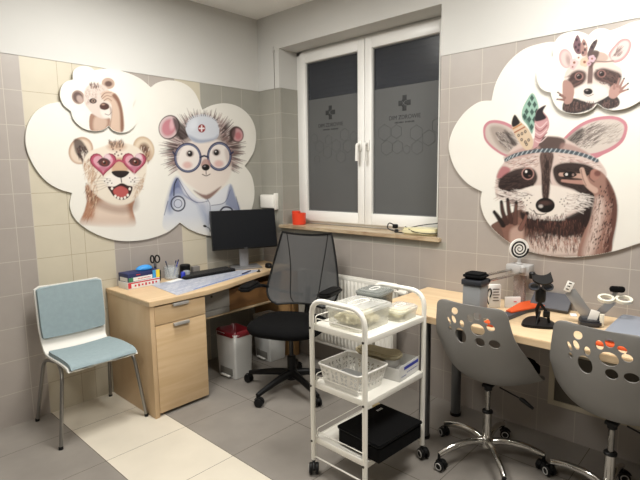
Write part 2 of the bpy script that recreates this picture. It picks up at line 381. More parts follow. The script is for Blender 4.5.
# ------------------------------------------------------------------ wall graphics
class Art:
    """a printed picture on a wall plane, painted onto a fine vertex grid"""
    def __init__(s, ax, off, bbox, step):
        s.ax = ax; s.off = off
        c = [on(ax, off, *p) for p in ((bbox[0], bbox[1]), (bbox[2], bbox[1]), (bbox[0], bbox[3]), (bbox[2], bbox[3]))]
        o = 1-ax; a0, a1 = min(p[o] for p in c), max(p[o] for p in c); z0, z1 = min(p[2] for p in c), max(p[2] for p in c)
        s.na = int((a1-a0)/step)+1; s.nz = int((z1-z0)/step)+1
        s.A = np.linspace(a0, a1, s.na); s.Z = np.linspace(z0, z1, s.nz)
        ga, gz = np.meshgrid(s.A, s.Z)
        s.U, s.V = proj(np.full_like(ga, off), ga, gz) if ax == 0 else proj(ga, np.full_like(ga, off), gz)
        s.C = np.zeros(ga.shape+(3,)); s.AL = np.zeros(ga.shape)
        s.rng = np.random.default_rng(5)
        s.T = lambda x, y: (x, y); s.k = 1.0
    def frame(s, x0, y0, sc): s.T = lambda x, y: (x0+x/sc, y0+y/sc); s.k = 1.0/sc
    def _sl(s, u0, v0, u1, v1):
        # bounding window in grid indices (rows/cols nearly align with v/u)
        mk = (s.U >= u0) & (s.U <= u1) & (s.V >= v0) & (s.V <= v1)
        r = np.any(mk, 1).nonzero()[0]; c = np.any(mk, 0).nonzero()[0]
        if len(r) == 0 or len(c) == 0: return None
        return slice(r[0], r[-1]+1), slice(c[0], c[-1]+1)
    def _put(s, sl, mask, col):
        mask = mask[..., None] if mask.ndim == 2 else mask
        col = np.array([lin(c) for c in col]); lu = 0.2126*col[0]+0.7152*col[1]+0.0722*col[2]; col = 0.80*(col*0.74+lu*0.26)**1.38
        s.C[sl] = s.C[sl]*(1-mask)+col*mask; s.AL[sl] = s.AL[sl]*(1-mask[..., 0])+mask[..., 0]
    def ell(s, cx, cy, rx, ry, col, a=1.0, soft=1.0, rot=0.0, ring=0.0):
        cx, cy = s.T(cx, cy); rx *= s.k; ry *= s.k; soft *= 0.5; R = max(rx, ry)+soft*2+ring
        sl = s._sl(cx-R, cy-R, cx+R, cy+R)
        if sl is None: return
        u, v = s.U[sl]-cx, s.V[sl]-cy; c, n = math.cos(rot), math.sin(rot)
        x, y = u*c+v*n, -u*n+v*c
        d = (np.sqrt((x/rx)**2+(y/ry)**2)-1)*min(rx, ry)
        if ring: d = np.abs(d)-ring*s.k/2
        s._put(sl, np.clip(0.5-d/soft, 0, 1)*a, col)
    def poly(s, pts, col, a=1.0, soft=1.0, smooth=True, fade=None):
        P = [Vector((*s.T(*p), 0)) for p in pts]
        if smooth: P = smooth_loop(P, 4)
        soft *= 0.5; xs = [p.x for p in P]; ys = [p.y for p in P]
        sl = s._sl(min(xs)-soft, min(ys)-soft, max(xs)+soft, max(ys)+soft)
        if sl is None: return
        u, v = s.U[sl], s.V[sl]; ins = np.zeros(u.shape, bool); D = np.full(u.shape, 1e9)
        for i in range(len(P)):
            x0, y0, x1, y1 = P[i-1].x, P[i-1].y, P[i].x, P[i].y
            cr = ((y0 > v) != (y1 > v)); ins ^= cr & (u < (x1-x0)*(v-y0)/((y1-y0) if abs(y1-y0) > 1e-9 else 1e-9)+x0)
            dx, dy = x1-x0, y1-y0; L = dx*dx+dy*dy+1e-12; t = np.clip(((u-x0)*dx+(v-y0)*dy)/L, 0, 1)
            D = np.minimum(D, (u-x0-t*dx)**2+(v-y0-t*dy)**2)
        D = np.sqrt(D); D = np.where(ins, -D, D); mk = np.clip(0.5-D/soft, 0, 1)*a
        if fade:   # (y where full, y where gone)
            f0, f1 = s.T(0, fade[0])[1], s.T(0, fade[1])[1]; mk = mk*np.clip((v-f1)/(f0-f1), 0, 1)
        s._put(sl, mk, col)
    def stroke(s, pts, w0, w1, col, a=1.0, soft=0.7, smooth=False):
        P = [Vector((*s.T(*p), 0)) for p in pts]
        if smooth and len(P) > 2: P = smooth_loop(P, 5, False)
        w0 *= s.k; w1 *= s.k; R = max(w0, w1)+1; xs = [p.x for p in P]; ys = [p.y for p in P]
        sl = s._sl(min(xs)-R, min(ys)-R, max(xs)+R, max(ys)+R)
        if sl is None: return
        u, v = s.U[sl], s.V[sl]; D = np.full(u.shape, 1e9); n = len(P)-1
        for i in range(n):
            x0, y0, x1, y1 = P[i].x, P[i].y, P[i+1].x, P[i+1].y; dx, dy = x1-x0, y1-y0; L = dx*dx+dy*dy+1e-12
            t = np.clip(((u-x0)*dx+(v-y0)*dy)/L, 0, 1); ww = w0+(w1-w0)*(i+t)/n
            D = np.minimum(D, np.hypot(u-x0-t*dx, v-y0-t*dy)-ww/2)
        s._put(sl, np.clip(0.5-D/soft, 0, 1)*a, col)
    def fur(s, pts, dirf, n, ln, w, cols, a=0.8):
        """short strokes starting inside the polygon pts, running along dirf(x,y)"""
        n = int(n*1.7); a = min(1, a*1.3); xs = [p[0] for p in pts]; ys = [p[1] for p in pts]; k = 0; tries = 0
        while k < n and tries < n*20:
            tries += 1; x = s.rng.uniform(min(xs), max(xs)); y = s.rng.uniform(min(ys), max(ys)); ins = False
            for i in range(len(pts)):
                x0, y0 = pts[i-1]; x1, y1 = pts[i]
                if (y0 > y) != (y1 > y) and x < (x1-x0)*(y-y0)/(y1-y0)+x0: ins = not ins
            if not ins: continue
            an = dirf(x, y)+s.rng.normal(0, 0.18); L = ln*s.rng.uniform(0.6, 1.3)
            s.stroke([(x, y), (x+math.cos(an)*L, y+math.sin(an)*L)], w, w*0.2, cols[int(s.rng.integers(len(cols)))], a*s.rng.uniform(0.6, 1.0)); k += 1
    def dots(s, pts, n, r, col, a=0.8):
        xs = [p[0] for p in pts]; ys = [p[1] for p in pts]
        for _ in range(n):
            x = s.rng.uniform(min(xs), max(xs)); y = s.rng.uniform(min(ys), max(ys))
            s.ell(x, y, r, r*1.3, col, a, 0.8)
    def clip(s, lobes):
        pts = []
        for lobe in lobes: pts += [(p.x, p.y) for p in smooth_loop([Vector((p[0], p[1], 0)) for p in lobe], 5, False)[:-1]]
        ins = np.zeros(s.U.shape, bool)
        for i in range(len(pts)):
            x0, y0 = pts[i-1]; x1, y1 = pts[i]
            ins ^= ((y0 > s.V) != (y1 > s.V)) & (s.U < (x1-x0)*(s.V-y0)/((y1-y0) if abs(y1-y0) > 1e-9 else 1e-9)+x0)
        s.inside = ins
    def build(s, name, parent, lift):
        base = np.array([lin(c) for c in BOARD]); full = s.C+base*(1-s.AL[..., None])
        # C is not premultiplied: colour laid over zero; recover by blending towards the board white
        vis = s.AL > 0.015; cell = vis[:-1, :-1] | vis[1:, :-1] | vis[:-1, 1:] | vis[1:, 1:]
        cell &= s.inside[:-1, :-1] & s.inside[1:, :-1] & s.inside[:-1, 1:] & s.inside[1:, 1:]
        used = np.zeros(s.AL.shape, bool)
        used[:-1, :-1] |= cell; used[1:, :-1] |= cell; used[:-1, 1:] |= cell; used[1:, 1:] |= cell
        idx = np.full(s.AL.shape, -1); idx[used] = np.arange(used.sum())
        ga, gz = np.meshgrid(s.A, s.Z); w_ = s.off-lift
        co = np.stack([np.full(used.sum(), w_), ga[used], gz[used]], 1) if s.ax == 0 else np.stack([ga[used], np.full(used.sum(), w_), gz[used]], 1)
        q = np.stack([idx[:-1, :-1][cell], idx[:-1, 1:][cell], idx[1:, 1:][cell], idx[1:, :-1][cell]], 1)
        if s.ax == 0: q = q[:, ::-1]
        me = bpy.data.meshes.new(name); me.vertices.add(len(co)); me.vertices.foreach_set('co', co.ravel())
        me.loops.add(q.size); me.loops.foreach_set('vertex_index', q.ravel().astype(np.int32))
        me.polygons.add(len(q)); me.polygons.foreach_set('loop_start', np.arange(0, q.size, 4, dtype=np.int32)); me.polygons.foreach_set('loop_total', np.full(len(q), 4, np.int32))
        me.update(calc_edges=True)
        ca = me.color_attributes.new('Col', 'FLOAT_COLOR', 'POINT'); cc = np.ones((len(co), 4)); cc[:, :3] = full[used]
        ca.data.foreach_set('color', cc.ravel()); me.materials.append(paint_mat('watercolour_print'))
        o = bpy.data.objects.new(name, me); COL.objects.link(o); o.parent = parent; return o

BOARDM = mat('sticker_board', BOARD, 0.4)
def cloud(name, label, ax, off, th, px, parent=None):
    """cloud-shaped board: px are lobes, each a list of outline points; lobes meet in cusps"""
    pts = []
    for lobe in px: pts += smooth_loop([Vector((p[0], p[1], 0)) for p in lobe], 5, False)[:-1]
    P = [on(ax, -off, p.x, p.y) for p in pts]; o = 1-ax
    root = thing(name, label, 'wall decoration')
    b = MB(); ol = [(p[o], p[2]) for p in P]
    f = (lambda d: (lambda a, z: (d, a, z))) if ax == 0 else (lambda d: (lambda a, z: (a, d, z)))
    b.prism(ol, f(-off+th), f(-off)); b.build('board', BOARDM, root, 30); return root

L1 = [[(72, 193), (58, 188.5), (45, 180), (34, 166), (27, 150), (25.5, 137), (28, 124), (35, 112.5), (47, 104.5), (62, 101.6)],
      [(62, 101.6), (66, 90), (76, 79), (92, 71), (110, 68.5), (125, 72), (140, 78.5), (151, 87.5)],
      [(151, 87.5), (158, 82.5), (170, 80.3), (184, 83.5), (195, 93), (202.5, 110)],
      [(202.5, 110), (213, 105), (226, 103.3), (240, 107.5), (251, 118), (256, 133), (254, 151), (244.6, 166)],
      [(244.6, 166), (252, 177), (254.5, 195), (250, 214), (240, 228), (225, 236), (205, 235), (190, 229.5), (180, 222.5)],
      [(180, 222.5), (166, 233), (143, 240), (117, 240.5), (94, 233), (77, 221), (70, 207), (72, 193)]]
d1 = cloud('cloud_wall_sticker', 'large white cloud board with a lion cub in pink heart glasses and a hedgehog doctor', 1, 0.014, 0.012, L1)
L2 = [[(71, 111), (63, 104), (60, 93), (64, 83), (73, 79.5)], [(73, 79.5), (73.5, 71), (81, 66), (90, 67), (97, 72.8)], [(97, 72.8), (103, 69.8), (111, 71), (118, 81.2)],
      [(118, 81.2), (127, 82), (134, 88.5), (136, 97), (132.5, 106)], [(132.5, 106), (136.3, 114), (135.5, 124), (129, 131), (120, 132.7), (112.5, 130), (108.8, 125.8)],
      [(108.8, 125.8), (103, 130), (94, 131.2), (83, 128), (74, 120), (71, 111)]]
d2 = cloud('cloud_wall_sticker', 'small white cloud board with a lion cub covering one eye', 1, 0.030, 0.010, L2)
R1 = [[(482, 191.6), (468, 183.8), (456, 170), (450, 155), (449, 143), (454, 127.5), (465, 112), (479, 102), (491.5, 100.6)],
      [(491.5, 100.6), (496, 82.5), (507, 63.8), (523, 49.7), (541, 43.4), (556, 42), (572, 46)],
      [(572, 46), (592, 36), (614, 29.5), (640, 20.6), (672, 24), (700, 45), (712, 75)],
      [(712, 75), (735, 100), (742, 140), (728, 180), (700, 205)], [(700, 205), (690, 222), (668, 235), (640, 243), (615, 251), (590, 255.8), (565, 257.3), (537, 253.5), (515, 246), (497, 233), (485, 218), (480.6, 203), (482, 191.6)]]
d3 = cloud('cloud_wall_sticker', 'large white cloud board with a raccoon wearing green and pink feathers', 0, 0.014, 0.012, R1)
R2 = [[(550.5, 92.5), (543, 90), (537.5, 82.5), (537, 71), (543, 62), (553, 56)], [(553, 56), (553, 46), (560, 35.6), (573, 31), (583, 32.5), (588.4, 35.2)],
      [(588.4, 35.2), (596, 29.2), (606, 28.8), (614.4, 34.2)], [(614.4, 34.2), (630, 33), (645, 40), (651, 54), (645, 66)], [(645, 66), (652, 78), (649, 93), (640, 101), (628, 107.5), (615, 110.3), (606, 109), (597, 104)],
      [(597, 104), (591, 110), (578, 114), (563, 111.5), (554.5, 104), (550.5, 92.5)]]
d4 = cloud('cloud_wall_sticker', 'small white cloud board with a raccoon wearing flowers and holding up its paws', 0, 0.034, 0.010, R2)

# --- lion cub with heart glasses
a = Art(1, -0.014, (66, 132, 156, 238), 0.0034); a.frame(65, 130, 4.174)
TAN = (206, 158, 118); CRM = (240, 229, 212)
a.poly([(98, 225), (92, 290), (80, 340), (62, 392), (120, 402), (200, 410), (292, 402), (282, 330), (278, 270)], (203, 148, 108), 0.95, 3, fade=(360, 412))
a.poly([(135, 300), (120, 360), (115, 400), (250, 405), (262, 330), (240, 300)], (234, 208, 186), 0.8, 8, fade=(350, 405))
a.fur([(95, 240), (140, 290), (120, 370), (75, 368), (88, 330)], lambda x, y: 1.9, 50, 20, 4, [(178, 120, 84), (196, 138, 100), (225, 186, 156)], 0.4)
a.poly([(150, 300), (255, 320), (262, 400), (130, 400)], (240, 222, 206), 0.7, 14, fade=(360, 405))
a.ell(66, 86, 50, 58, (206, 168, 136), 1, 2, 0.4); a.ell(66, 88, 43, 51, (238, 220, 200), 0.95, 5, 0.4)
a.poly([(38, 40), (70, 45), (98, 95), (85, 118), (55, 110), (40, 80)], (92, 62, 58), 0.85, 4)
a.fur([(45, 60), (90, 70), (100, 120), (60, 130)], lambda x, y: 1.2, 35, 22, 5, [(240, 228, 215), (120, 85, 75), (70, 45, 45)], 0.8)
a.ell(328, 80, 44, 54, (216, 188, 156), 1, 2, -0.3); a.ell(330, 82, 38, 48, (236, 218, 192), 1, 6, -0.3); a.ell(334, 96, 24, 34, (196, 150, 112), 0.8, 10, -0.3); a.ell(330, 78, 17, 20, (110, 65, 52), 0.85, 8)
a.fur([(310, 60), (350, 70), (355, 130), (325, 130)], lambda x, y: 1.8, 30, 18, 4, [(120, 76, 56), (240, 226, 208), (190, 146, 112)], 0.7)
a.poly([(95, 95), (75, 140), (88, 190), (105, 245), (145, 285), (205, 312), (265, 308), (305, 275), (328, 225), (340, 170), (335, 110), (300, 72), (250, 55), (205, 55), (150, 72)], CRM, 1, 3)
a.fur([(78, 130), (120, 120), (140, 270), (105, 250), (85, 190)], lambda x, y: 1.7, 60, 20, 4, [(215, 170, 130), (235, 210, 185), (190, 140, 105)], 0.5)
a.fur([(290, 230), (335, 180), (325, 240), (290, 290)], lambda x, y: 1.9, 30, 16, 4, [(220, 190, 160), (205, 165, 135)], 0.5)
a.poly([(175, 68), (215, 48), (255, 66), (240, 85), (195, 85)], (214, 165, 128), 0.6, 8)
a.poly([(92, 225), (108, 250), (150, 290), (215, 316), (270, 310), (300, 280), (300, 330), (240, 350), (150, 330), (100, 290)], (150, 100, 70), 0.45, 10)
a.fur([(85, 215), (140, 285), (120, 320), (90, 280)], lambda x, y: 1.9, 30, 18, 4, [(120, 74, 50), (160, 110, 76), (226, 200, 170)], 0.7)
a.fur([(100, 100), (150, 190), (120, 230), (85, 180)], lambda x, y: 2.2, 40, 14, 4, [(214, 180, 146), (190, 150, 118)], 0.5)
a.fur([(180, 48), (250, 48), (240, 75), (190, 75)], lambda x, y: -1.6+(x-215)*0.006, 50, 12, 3.5, [(90, 60, 50), (150, 105, 80), (215, 180, 150)], 0.8)
for x, y in ((200, 80), (215, 92), (230, 84), (222, 106), (236, 100), (208, 100)): a.ell(x, y, 4, 4, (130, 75, 60), 0.8)
a.poly([(205, 120), (255, 120), (262, 168), (240, 190), (215, 185), (195, 168)], (221, 181, 140), 0.85, 5)
def heart(cx, cy, w, h):
    P = []
    for i in range(28):
        t = 2*PI*i/28; P.append((cx+w/2*math.sin(t)**3, cy-h/2*(13*math.cos(t)-5*math.cos(2*t)-2*math.cos(3*t)-math.cos(4*t))/15.5))
    return P
for cx, cy, w_, h_ in ((159, 138, 112, 106), (289, 136, 102, 104)):
    a.poly(heart(cx, cy, w_, h_), (176, 50, 88), 1, 1.2, False); a.poly(heart(cx, cy-1, w_*0.90, h_*0.88), (214, 96, 132), 1, 1.2, False); a.poly(heart(cx, cy-1, w_*0.74, h_*0.72), (234, 176, 190), 1, 2, False)
    a.ell(cx+18, cy-25, 15, 13, (240, 214, 220), 0.85, 3, 0.4); a.ell(cx-2, cy+24, 24, 10, (205, 100, 140), 0.6, 4)
    a.ell(cx+4, cy-2, 25, 17, (98, 36, 34), 0.95, 1.5, 0.15); a.ell(cx+6, cy-1, 12, 11, (150, 72, 44), 1, 1.2); a.ell(cx+6, cy-1, 6, 6, (40, 20, 20), 1)
    a.ell(cx+2, cy-6, 3, 3, (240, 220, 210), 0.9); a.stroke([(cx-24, cy-2), (cx-4, cy-20), (cx+18, cy-16), (cx+30, cy-2)], 3, 3, (70, 25, 30), 0.9, smooth=True)
a.stroke([(208, 134), (225, 127), (243, 133)], 9, 9, (210, 90, 125), 1, smooth=True)
a.ell(200, 210, 38, 26, (244, 238, 230), 0.9, 5); a.ell(272, 205, 36, 26, (244, 238, 230), 0.9, 5)
a.poly([(194, 176), (212, 170), (250, 170), (268, 176), (255, 192), (233, 200), (208, 192)], (58, 36, 36), 1, 1.2)
a.stroke([(233, 198), (236, 218)], 4, 4, (60, 35, 35))
a.poly([(178, 236), (205, 236), (236, 222), (262, 232), (282, 238), (274, 268), (258, 286), (232, 292), (206, 280), (190, 258)], (84, 34, 36), 1, 1.2)
a.poly([(202, 250), (232, 234), (262, 250), (258, 276), (230, 284), (208, 272)], (216, 108, 104), 1, 2.5)
for x, y in ((210, 276), (222, 283), (236, 286), (250, 282), (262, 272), (196, 244), (270, 246)): a.ell(x, y, 5, 6, (245, 240, 228), 1)
for i in range(5):
    a.stroke([(190-i*3, 205+i*7), (150, 200+i*12), (118, 205+i*13)], 2, 1, (150, 130, 120), 0.6, smooth=True); a.stroke([(285, 205+i*7), (305, 200+i*11), (328, 200+i*12)], 2, 1, (160, 140, 130), 0.6, smooth=True)
for x, y in ((175, 205), (188, 212), (178, 220), (165, 214), (195, 222), (270, 200), (282, 208), (292, 200), (275, 216), (290, 216)): a.ell(x, y, 2.6, 2.6, (90, 60, 55), 0.9)
a.clip(L1); a.build('lion_cub_print', d1, 0.0006)

# --- hedgehog doctor
a = Art(1, -0.014, (155, 108, 248, 236), 0.0034); a.frame(150, 105, 4.36)
SP = [(112, 86, 84), (150, 122, 120), (74, 52, 56), (196, 170, 165), (165, 135, 128), (222, 205, 200)]
rg = np.random.default_rng(3)
a.ell(235, 195, 138, 128, (168, 140, 134), 0.75, 22)
for k in range(520):
    t = rg.uniform(-PI-0.62, 0.62); r0 = rg.uniform(92, 135); ln = rg.uniform(30, 62)*(1.15 if math.cos(t) < -.3 else 1.0)
    cx, cy = 235+r0*math.cos(t)*1.0, 200+r0*math.sin(t)*0.98
    a.stroke([(cx, cy), (cx+ln*math.cos(t), cy+ln*math.sin(t))], 6, 1, SP[int(rg.integers(6))], rg.uniform(0.6, 1))
a.ell(84, 97, 46, 54, (112, 92, 92), 1, 1.5, 0.35); a.ell(82, 97, 41, 49, (228, 205, 205), 1, 1.5, 0.35); a.ell(82, 98, 30, 38, (222, 148, 160), 0.95, 5, 0.35); a.ell(98, 82, 12, 26, (240, 200, 205), 0.8, 4, 0.2)
a.poly([(100, 55), (145, 90), (165, 140), (130, 150), (112, 110)], (92, 74, 72), 0.85, 4)
a.ell(378, 128, 30, 36, (130, 100, 98), 1, 1.5, -0.3); a.ell(381, 130, 23, 28, (230, 180, 182), 1, 3, -0.3); a.ell(384, 134, 13, 16, (222, 130, 140), 0.8, 4); a.poly([(345, 115), (372, 100), (368, 140), (350, 165)], (86, 60, 58), 0.8, 4)
a.poly([(150, 175), (235, 140), (320, 165), (350, 225), (352, 300), (318, 355), (250, 400), (205, 372), (140, 320), (118, 250)], (242, 230, 220), 1, 5)
a.poly([(325, 195), (352, 190), (355, 250), (340, 265)], (176, 128, 104), 0.75, 5)
a.poly([(190, 372), (245, 392), (310, 355), (262, 408), (235, 408)], (152, 98, 88), 0.85, 4)
a.poly([(155, 105), (168, 62), (210, 42), (255, 45), (292, 70), (302, 115), (290, 145), (250, 160), (215, 166), (180, 152)], (222, 226, 234), 1, 1.5)
a.poly([(168, 130), (215, 150), (275, 145), (295, 130), (285, 152), (245, 164), (205, 165), (178, 152)], (168, 178, 202), 0.7, 5); a.ell(190, 85, 16, 26, (232, 236, 243), 0.8, 6, 0.4)
for k in range(26):
    t = -PI+k*PI/25; x, y = 228+70*math.cos(t), 95+48*math.sin(t); a.stroke([(x, y), (x+math.cos(t)*rg.uniform(8, 26), y+math.sin(t)*rg.uniform(8, 26))], 4, 1, SP[k % 6], 0.8)
a.ell(225, 102, 16, 18, (192, 44, 42), 1, 0.9); a.stroke([(225, 91), (225, 113)], 6, 6, (245, 240, 240), 1); a.stroke([(215, 102), (235, 102)], 6, 6, (245, 240, 240), 1)
for cx, cy, rx, ry in ((165, 230, 55, 60), (302, 224, 49, 58)):
    a.ell(cx, cy, rx-3, ry-3, (246, 240, 236), 0.55, 2); a.ell(cx-2, cy+32, 20, 15, (238, 190, 182), 0.8, 5)
    a.ell(cx, cy, rx, ry, (66, 72, 118), 1, 1.0, 0, 10); a.ell(cx, cy, rx-1, ry-1, (150, 158, 192), 0.85, 0.9, 0, 3.5)
a.stroke([(219, 228), (236, 222), (253, 228)], 8, 8, (66, 70, 112), smooth=True); a.stroke([(110, 218), (100, 205)], 8, 8, (66, 70, 112)); a.stroke([(350, 215), (362, 205)], 8, 8, (66, 70, 112))
for cx, cy in ((174, 212), (289, 207)):
    a.ell(cx, cy, 17, 15, (150, 115, 105), 0.7, 3); a.ell(cx, cy, 11, 13, (44, 32, 36), 1, 1); a.ell(cx-3, cy-4, 3.4, 3.4, (235, 230, 230), 1)
a.poly([(222, 258), (236, 236), (256, 240), (264, 262), (250, 282), (230, 280)], (206, 160, 152), 0.85, 3); a.ell(243, 272, 17, 14, (34, 24, 28), 1, 1); a.ell(238, 267, 5, 3, (180, 170, 175), 0.9)
a.stroke([(244, 286), (245, 303)], 3, 3, (80, 50, 50)); a.stroke([(228, 302), (245, 309), (262, 301)], 3.4, 3.4, (90, 50, 52), smooth=True)
a.poly([(122, 318), (98, 345), (78, 420), (60, 480), (60, 540), (140, 570), (250, 575), (330, 560), (392, 470), (372, 400), (350, 345), (300, 380), (250, 412), (200, 400)], (221, 226, 236), 0.95, 3, fade=(480, 580))
a.poly([(122, 322), (200, 404), (240, 412), (250, 480), (205, 425), (170, 420), (125, 370)], (238, 238, 242), 1, 1.5); a.poly([(258, 415), (345, 345), (352, 372), (325, 425), (268, 440)], (236, 238, 243), 1, 1.5)
a.poly([(122, 318), (98, 345), (72, 440), (92, 470), (110, 400), (150, 400), (205, 425), (150, 385)], (150, 164, 204), 0.8, 12); a.poly([(122, 318), (98, 345), (86, 400), (120, 360), (150, 392), (205, 425), (150, 395)], (112, 128, 180), 0.7, 4); a.poly([(210, 430), (250, 440), (256, 540), (232, 500)], (176, 188, 216), 0.7, 12); a.poly([(350, 345), (372, 400), (392, 465), (340, 440), (330, 425)], (130, 146, 192), 0.7, 4)
for p in ([(122, 320), (170, 400), (205, 425), (250, 420)], [(250, 412), (262, 440), (258, 520)], [(268, 438), (325, 425), (350, 370)], [(78, 420), (62, 480)], [(392, 470), (375, 400)]): a.stroke(p, 3.4, 2.5, (92, 104, 150), 0.85, smooth=True)
a.stroke([(118, 322), (106, 350), (104, 395)], 5, 5, (50, 56, 92), smooth=True); a.ell(122, 430, 30, 32, (60, 66, 104), 0.95, 1, 0, 6); a.ell(122, 430, 19, 21, (215, 220, 235), 1, 1.5); a.ell(122, 430, 17, 18, (70, 78, 116), 0.9, 0.8, 0, 3)
a.stroke([(300, 470), (322, 446), (352, 450), (368, 478)], 7, 7, (52, 58, 96), smooth=True)
a.ell(239, 528, 8, 5, (20, 20, 26), 1, 0.8, 0.3); a.stroke([(243, 530), (258, 538), (262, 552)], 3, 3, (30, 34, 50), smooth=True)
a.clip(L1); a.build('hedgehog_print', d1, 0.0006)

# --- small lion cub
a = Art(1, -0.030, (70, 76, 128, 132), 0.0030); a.frame(55, 60, 6.4)
a.poly([(228, 345), (222, 440), (260, 455), (310, 448), (345, 420), (350, 370), (300, 360)], (186, 140, 112), 0.95, 2); a.poly([(255, 365), (250, 450), (320, 440), (330, 380)], (226, 200, 180), 0.8, 5)
a.ell(148, 238, 40, 46, (190, 160, 145), 1, 1.5, -0.5); a.ell(146, 238, 30, 36, (120, 88, 82), 0.9, 3, -0.5); a.ell(158, 250, 18, 26, (215, 190, 178), 0.8, 3, -0.5)
a.ell(340, 150, 42, 36, (214, 184, 164), 1, 1.5, 0.2); a.ell(342, 152, 24, 18, (120, 80, 72), 0.9, 3)
a.poly([(190, 195), (220, 158), (270, 148), (330, 175), (355, 230), (355, 300), (350, 350), (310, 375), (250, 352), (210, 310), (185, 265)], (232, 216, 205), 1, 3)
a.fur([(190, 190), (260, 155), (330, 180), (250, 250), (200, 290)], lambda x, y: 1.2, 70, 16, 4, [(205, 175, 160), (180, 150, 138), (240, 228, 220)], 0.55)
a.fur([(220, 155), (275, 150), (280, 180), (230, 185)], lambda x, y: -1.5, 26, 14, 4, [(110, 75, 66), (160, 115, 96)], 0.8)
a.ell(243, 262, 24, 17, (96, 68, 62), 1, 1.4, 0.1); a.ell(245, 262, 12, 11, (190, 160, 140), 0.9, 1.5); a.ell(245, 262, 6, 6, (40, 26, 26), 1)
a.poly([(290, 320), (345, 300), (362, 345), (345, 372), (310, 368)], (240, 230, 222), 0.9, 4); a.stroke([(320, 345), (345, 352), (360, 335)], 4, 3, (70, 45, 45), 0.9, smooth=True)
a.poly([(295, 235), (300, 208), (340, 196), (385, 215), (415, 260), (435, 340), (440, 440), (415, 462), (370, 452), (342, 430), (362, 360), (360, 290), (340, 262), (318, 262), (305, 250)], (226, 198, 176), 1, 2)
a.poly([(385, 215), (415, 260), (435, 340), (440, 440), (420, 455), (415, 340), (395, 270), (365, 230)], (160, 106, 76), 0.9, 4); a.poly([(350, 300), (365, 330), (350, 440), (342, 430), (358, 370)], (150, 98, 72), 0.7, 4)
a.stroke([(296, 238), (320, 212), (360, 210)], 5, 3, (140, 95, 74), 0.9, smooth=True); a.stroke([(300, 250), (330, 228), (362, 236)], 4, 3, (150, 105, 84), 0.9, smooth=True); a.stroke([(312, 262), (338, 246), (362, 262)], 4, 3, (140, 95, 74), 0.9, smooth=True)
a.poly([(286, 290), (310, 272), (342, 285), (345, 308), (320, 320), (292, 312)], (112, 62, 44), 1, 2); a.ell(308, 285, 10, 5, (210, 170, 150), 0.8, 2)
a.clip(L2); a.build('lion_cub_print', d2, 0.0006)

# --- raccoon with feathers
a = Art(0, -0.014, (480, 86, 634, 260), 0.0030)
PK = (222, 152, 164); DK = (74, 52, 48); MB_ = (116, 86, 78)
a.frame(480, 90, 6)
a.poly([(20, 262), (24, 215), (58, 184), (120, 183), (185, 208), (245, 262), (262, 340), (215, 398), (150, 398), (75, 352), (32, 305)], PK, 1, 1.2)
a.poly([(32, 262), (38, 222), (66, 200), (118, 202), (180, 226), (235, 275), (248, 340), (205, 385), (150, 384), (84, 342), (44, 300)], (216, 202, 192), 1, 2)
a.poly([(60, 225), (130, 220), (200, 270), (215, 320), (180, 370), (140, 360), (90, 310)], (176, 160, 150), 0.7, 7)
a.fur([(90, 250), (190, 250), (215, 330), (170, 360), (110, 310)], lambda x, y: 0.7, 110, 34, 3.5, [(90, 70, 66), (130, 112, 106), (214, 204, 196)], 0.7)
a.poly([(150, 240), (215, 310), (215, 330), (190, 320), (160, 280)], (70, 52, 50), 0.8, 6)
a.frame(550, 110, 6)
a.poly([(20, 225), (70, 180), (130, 120), (200, 72), (285, 42), (375, 36), (438, 55), (466, 100), (445, 180), (390, 232), (320, 268), (260, 290), (100, 270)], PK, 1, 1.2)
a.poly([(70, 210), (130, 145), (205, 92), (290, 62), (372, 56), (424, 72), (446, 106), (425, 172), (378, 214), (305, 248), (230, 262), (100, 255)], (222, 210, 200), 1, 2)
a.fur([(80, 220), (150, 140), (260, 80), (330, 120), (250, 230), (120, 240)], lambda x, y: -0.55, 150, 46, 3.5, [(84, 64, 60), (140, 122, 114), (120, 100, 94), (224, 214, 206)], 0.65)
a.fur([(280, 90), (420, 90), (400, 190), (280, 220)], lambda x, y: -0.5, 70, 40, 3, [(190, 178, 168), (160, 148, 140)], 0.5)
a.poly([(75, 205), (150, 130), (200, 110), (190, 170), (130, 205)], (66, 50, 48), 0.7, 6)
a.frame(485, 150, 4.267)
# head base, forehead
a.poly([(80, 55), (120, -10), (210, -50), (290, -60), (350, -45), (420, 0), (490, 50), (520, 110), (480, 165), (440, 240), (350, 288), (260, 296), (180, 275), (110, 225), (50, 195), (45, 140), (55, 90)], (226, 206, 196), 1, 3)
a.poly([(215, -45), (268, -58), (340, -45), (320, 0), (225, 5)], (112, 88, 82), 0.95, 4); a.poly([(80, 30), (160, -10), (225, -20), (225, 10), (120, 40)], (206, 168, 160), 0.8, 5); a.poly([(330, -30), (400, -10), (440, 20), (330, 8)], (190, 150, 142), 0.7, 5)
a.fur([(100, 50), (230, 20), (230, 70), (130, 85)], lambda x, y: 3.0, 80, 18, 3, [(205, 160, 150), (240, 228, 220), (150, 115, 108)], 0.6)
a.fur([(310, 20), (470, 50), (490, 85), (320, 60)], lambda x, y: 0.2, 80, 18, 3, [(214, 176, 166), (242, 230, 222), (160, 125, 116)], 0.6)
a.poly([(75, 70), (50, 115), (75, 120), (110, 85)], (200, 108, 120), 0.8, 4)
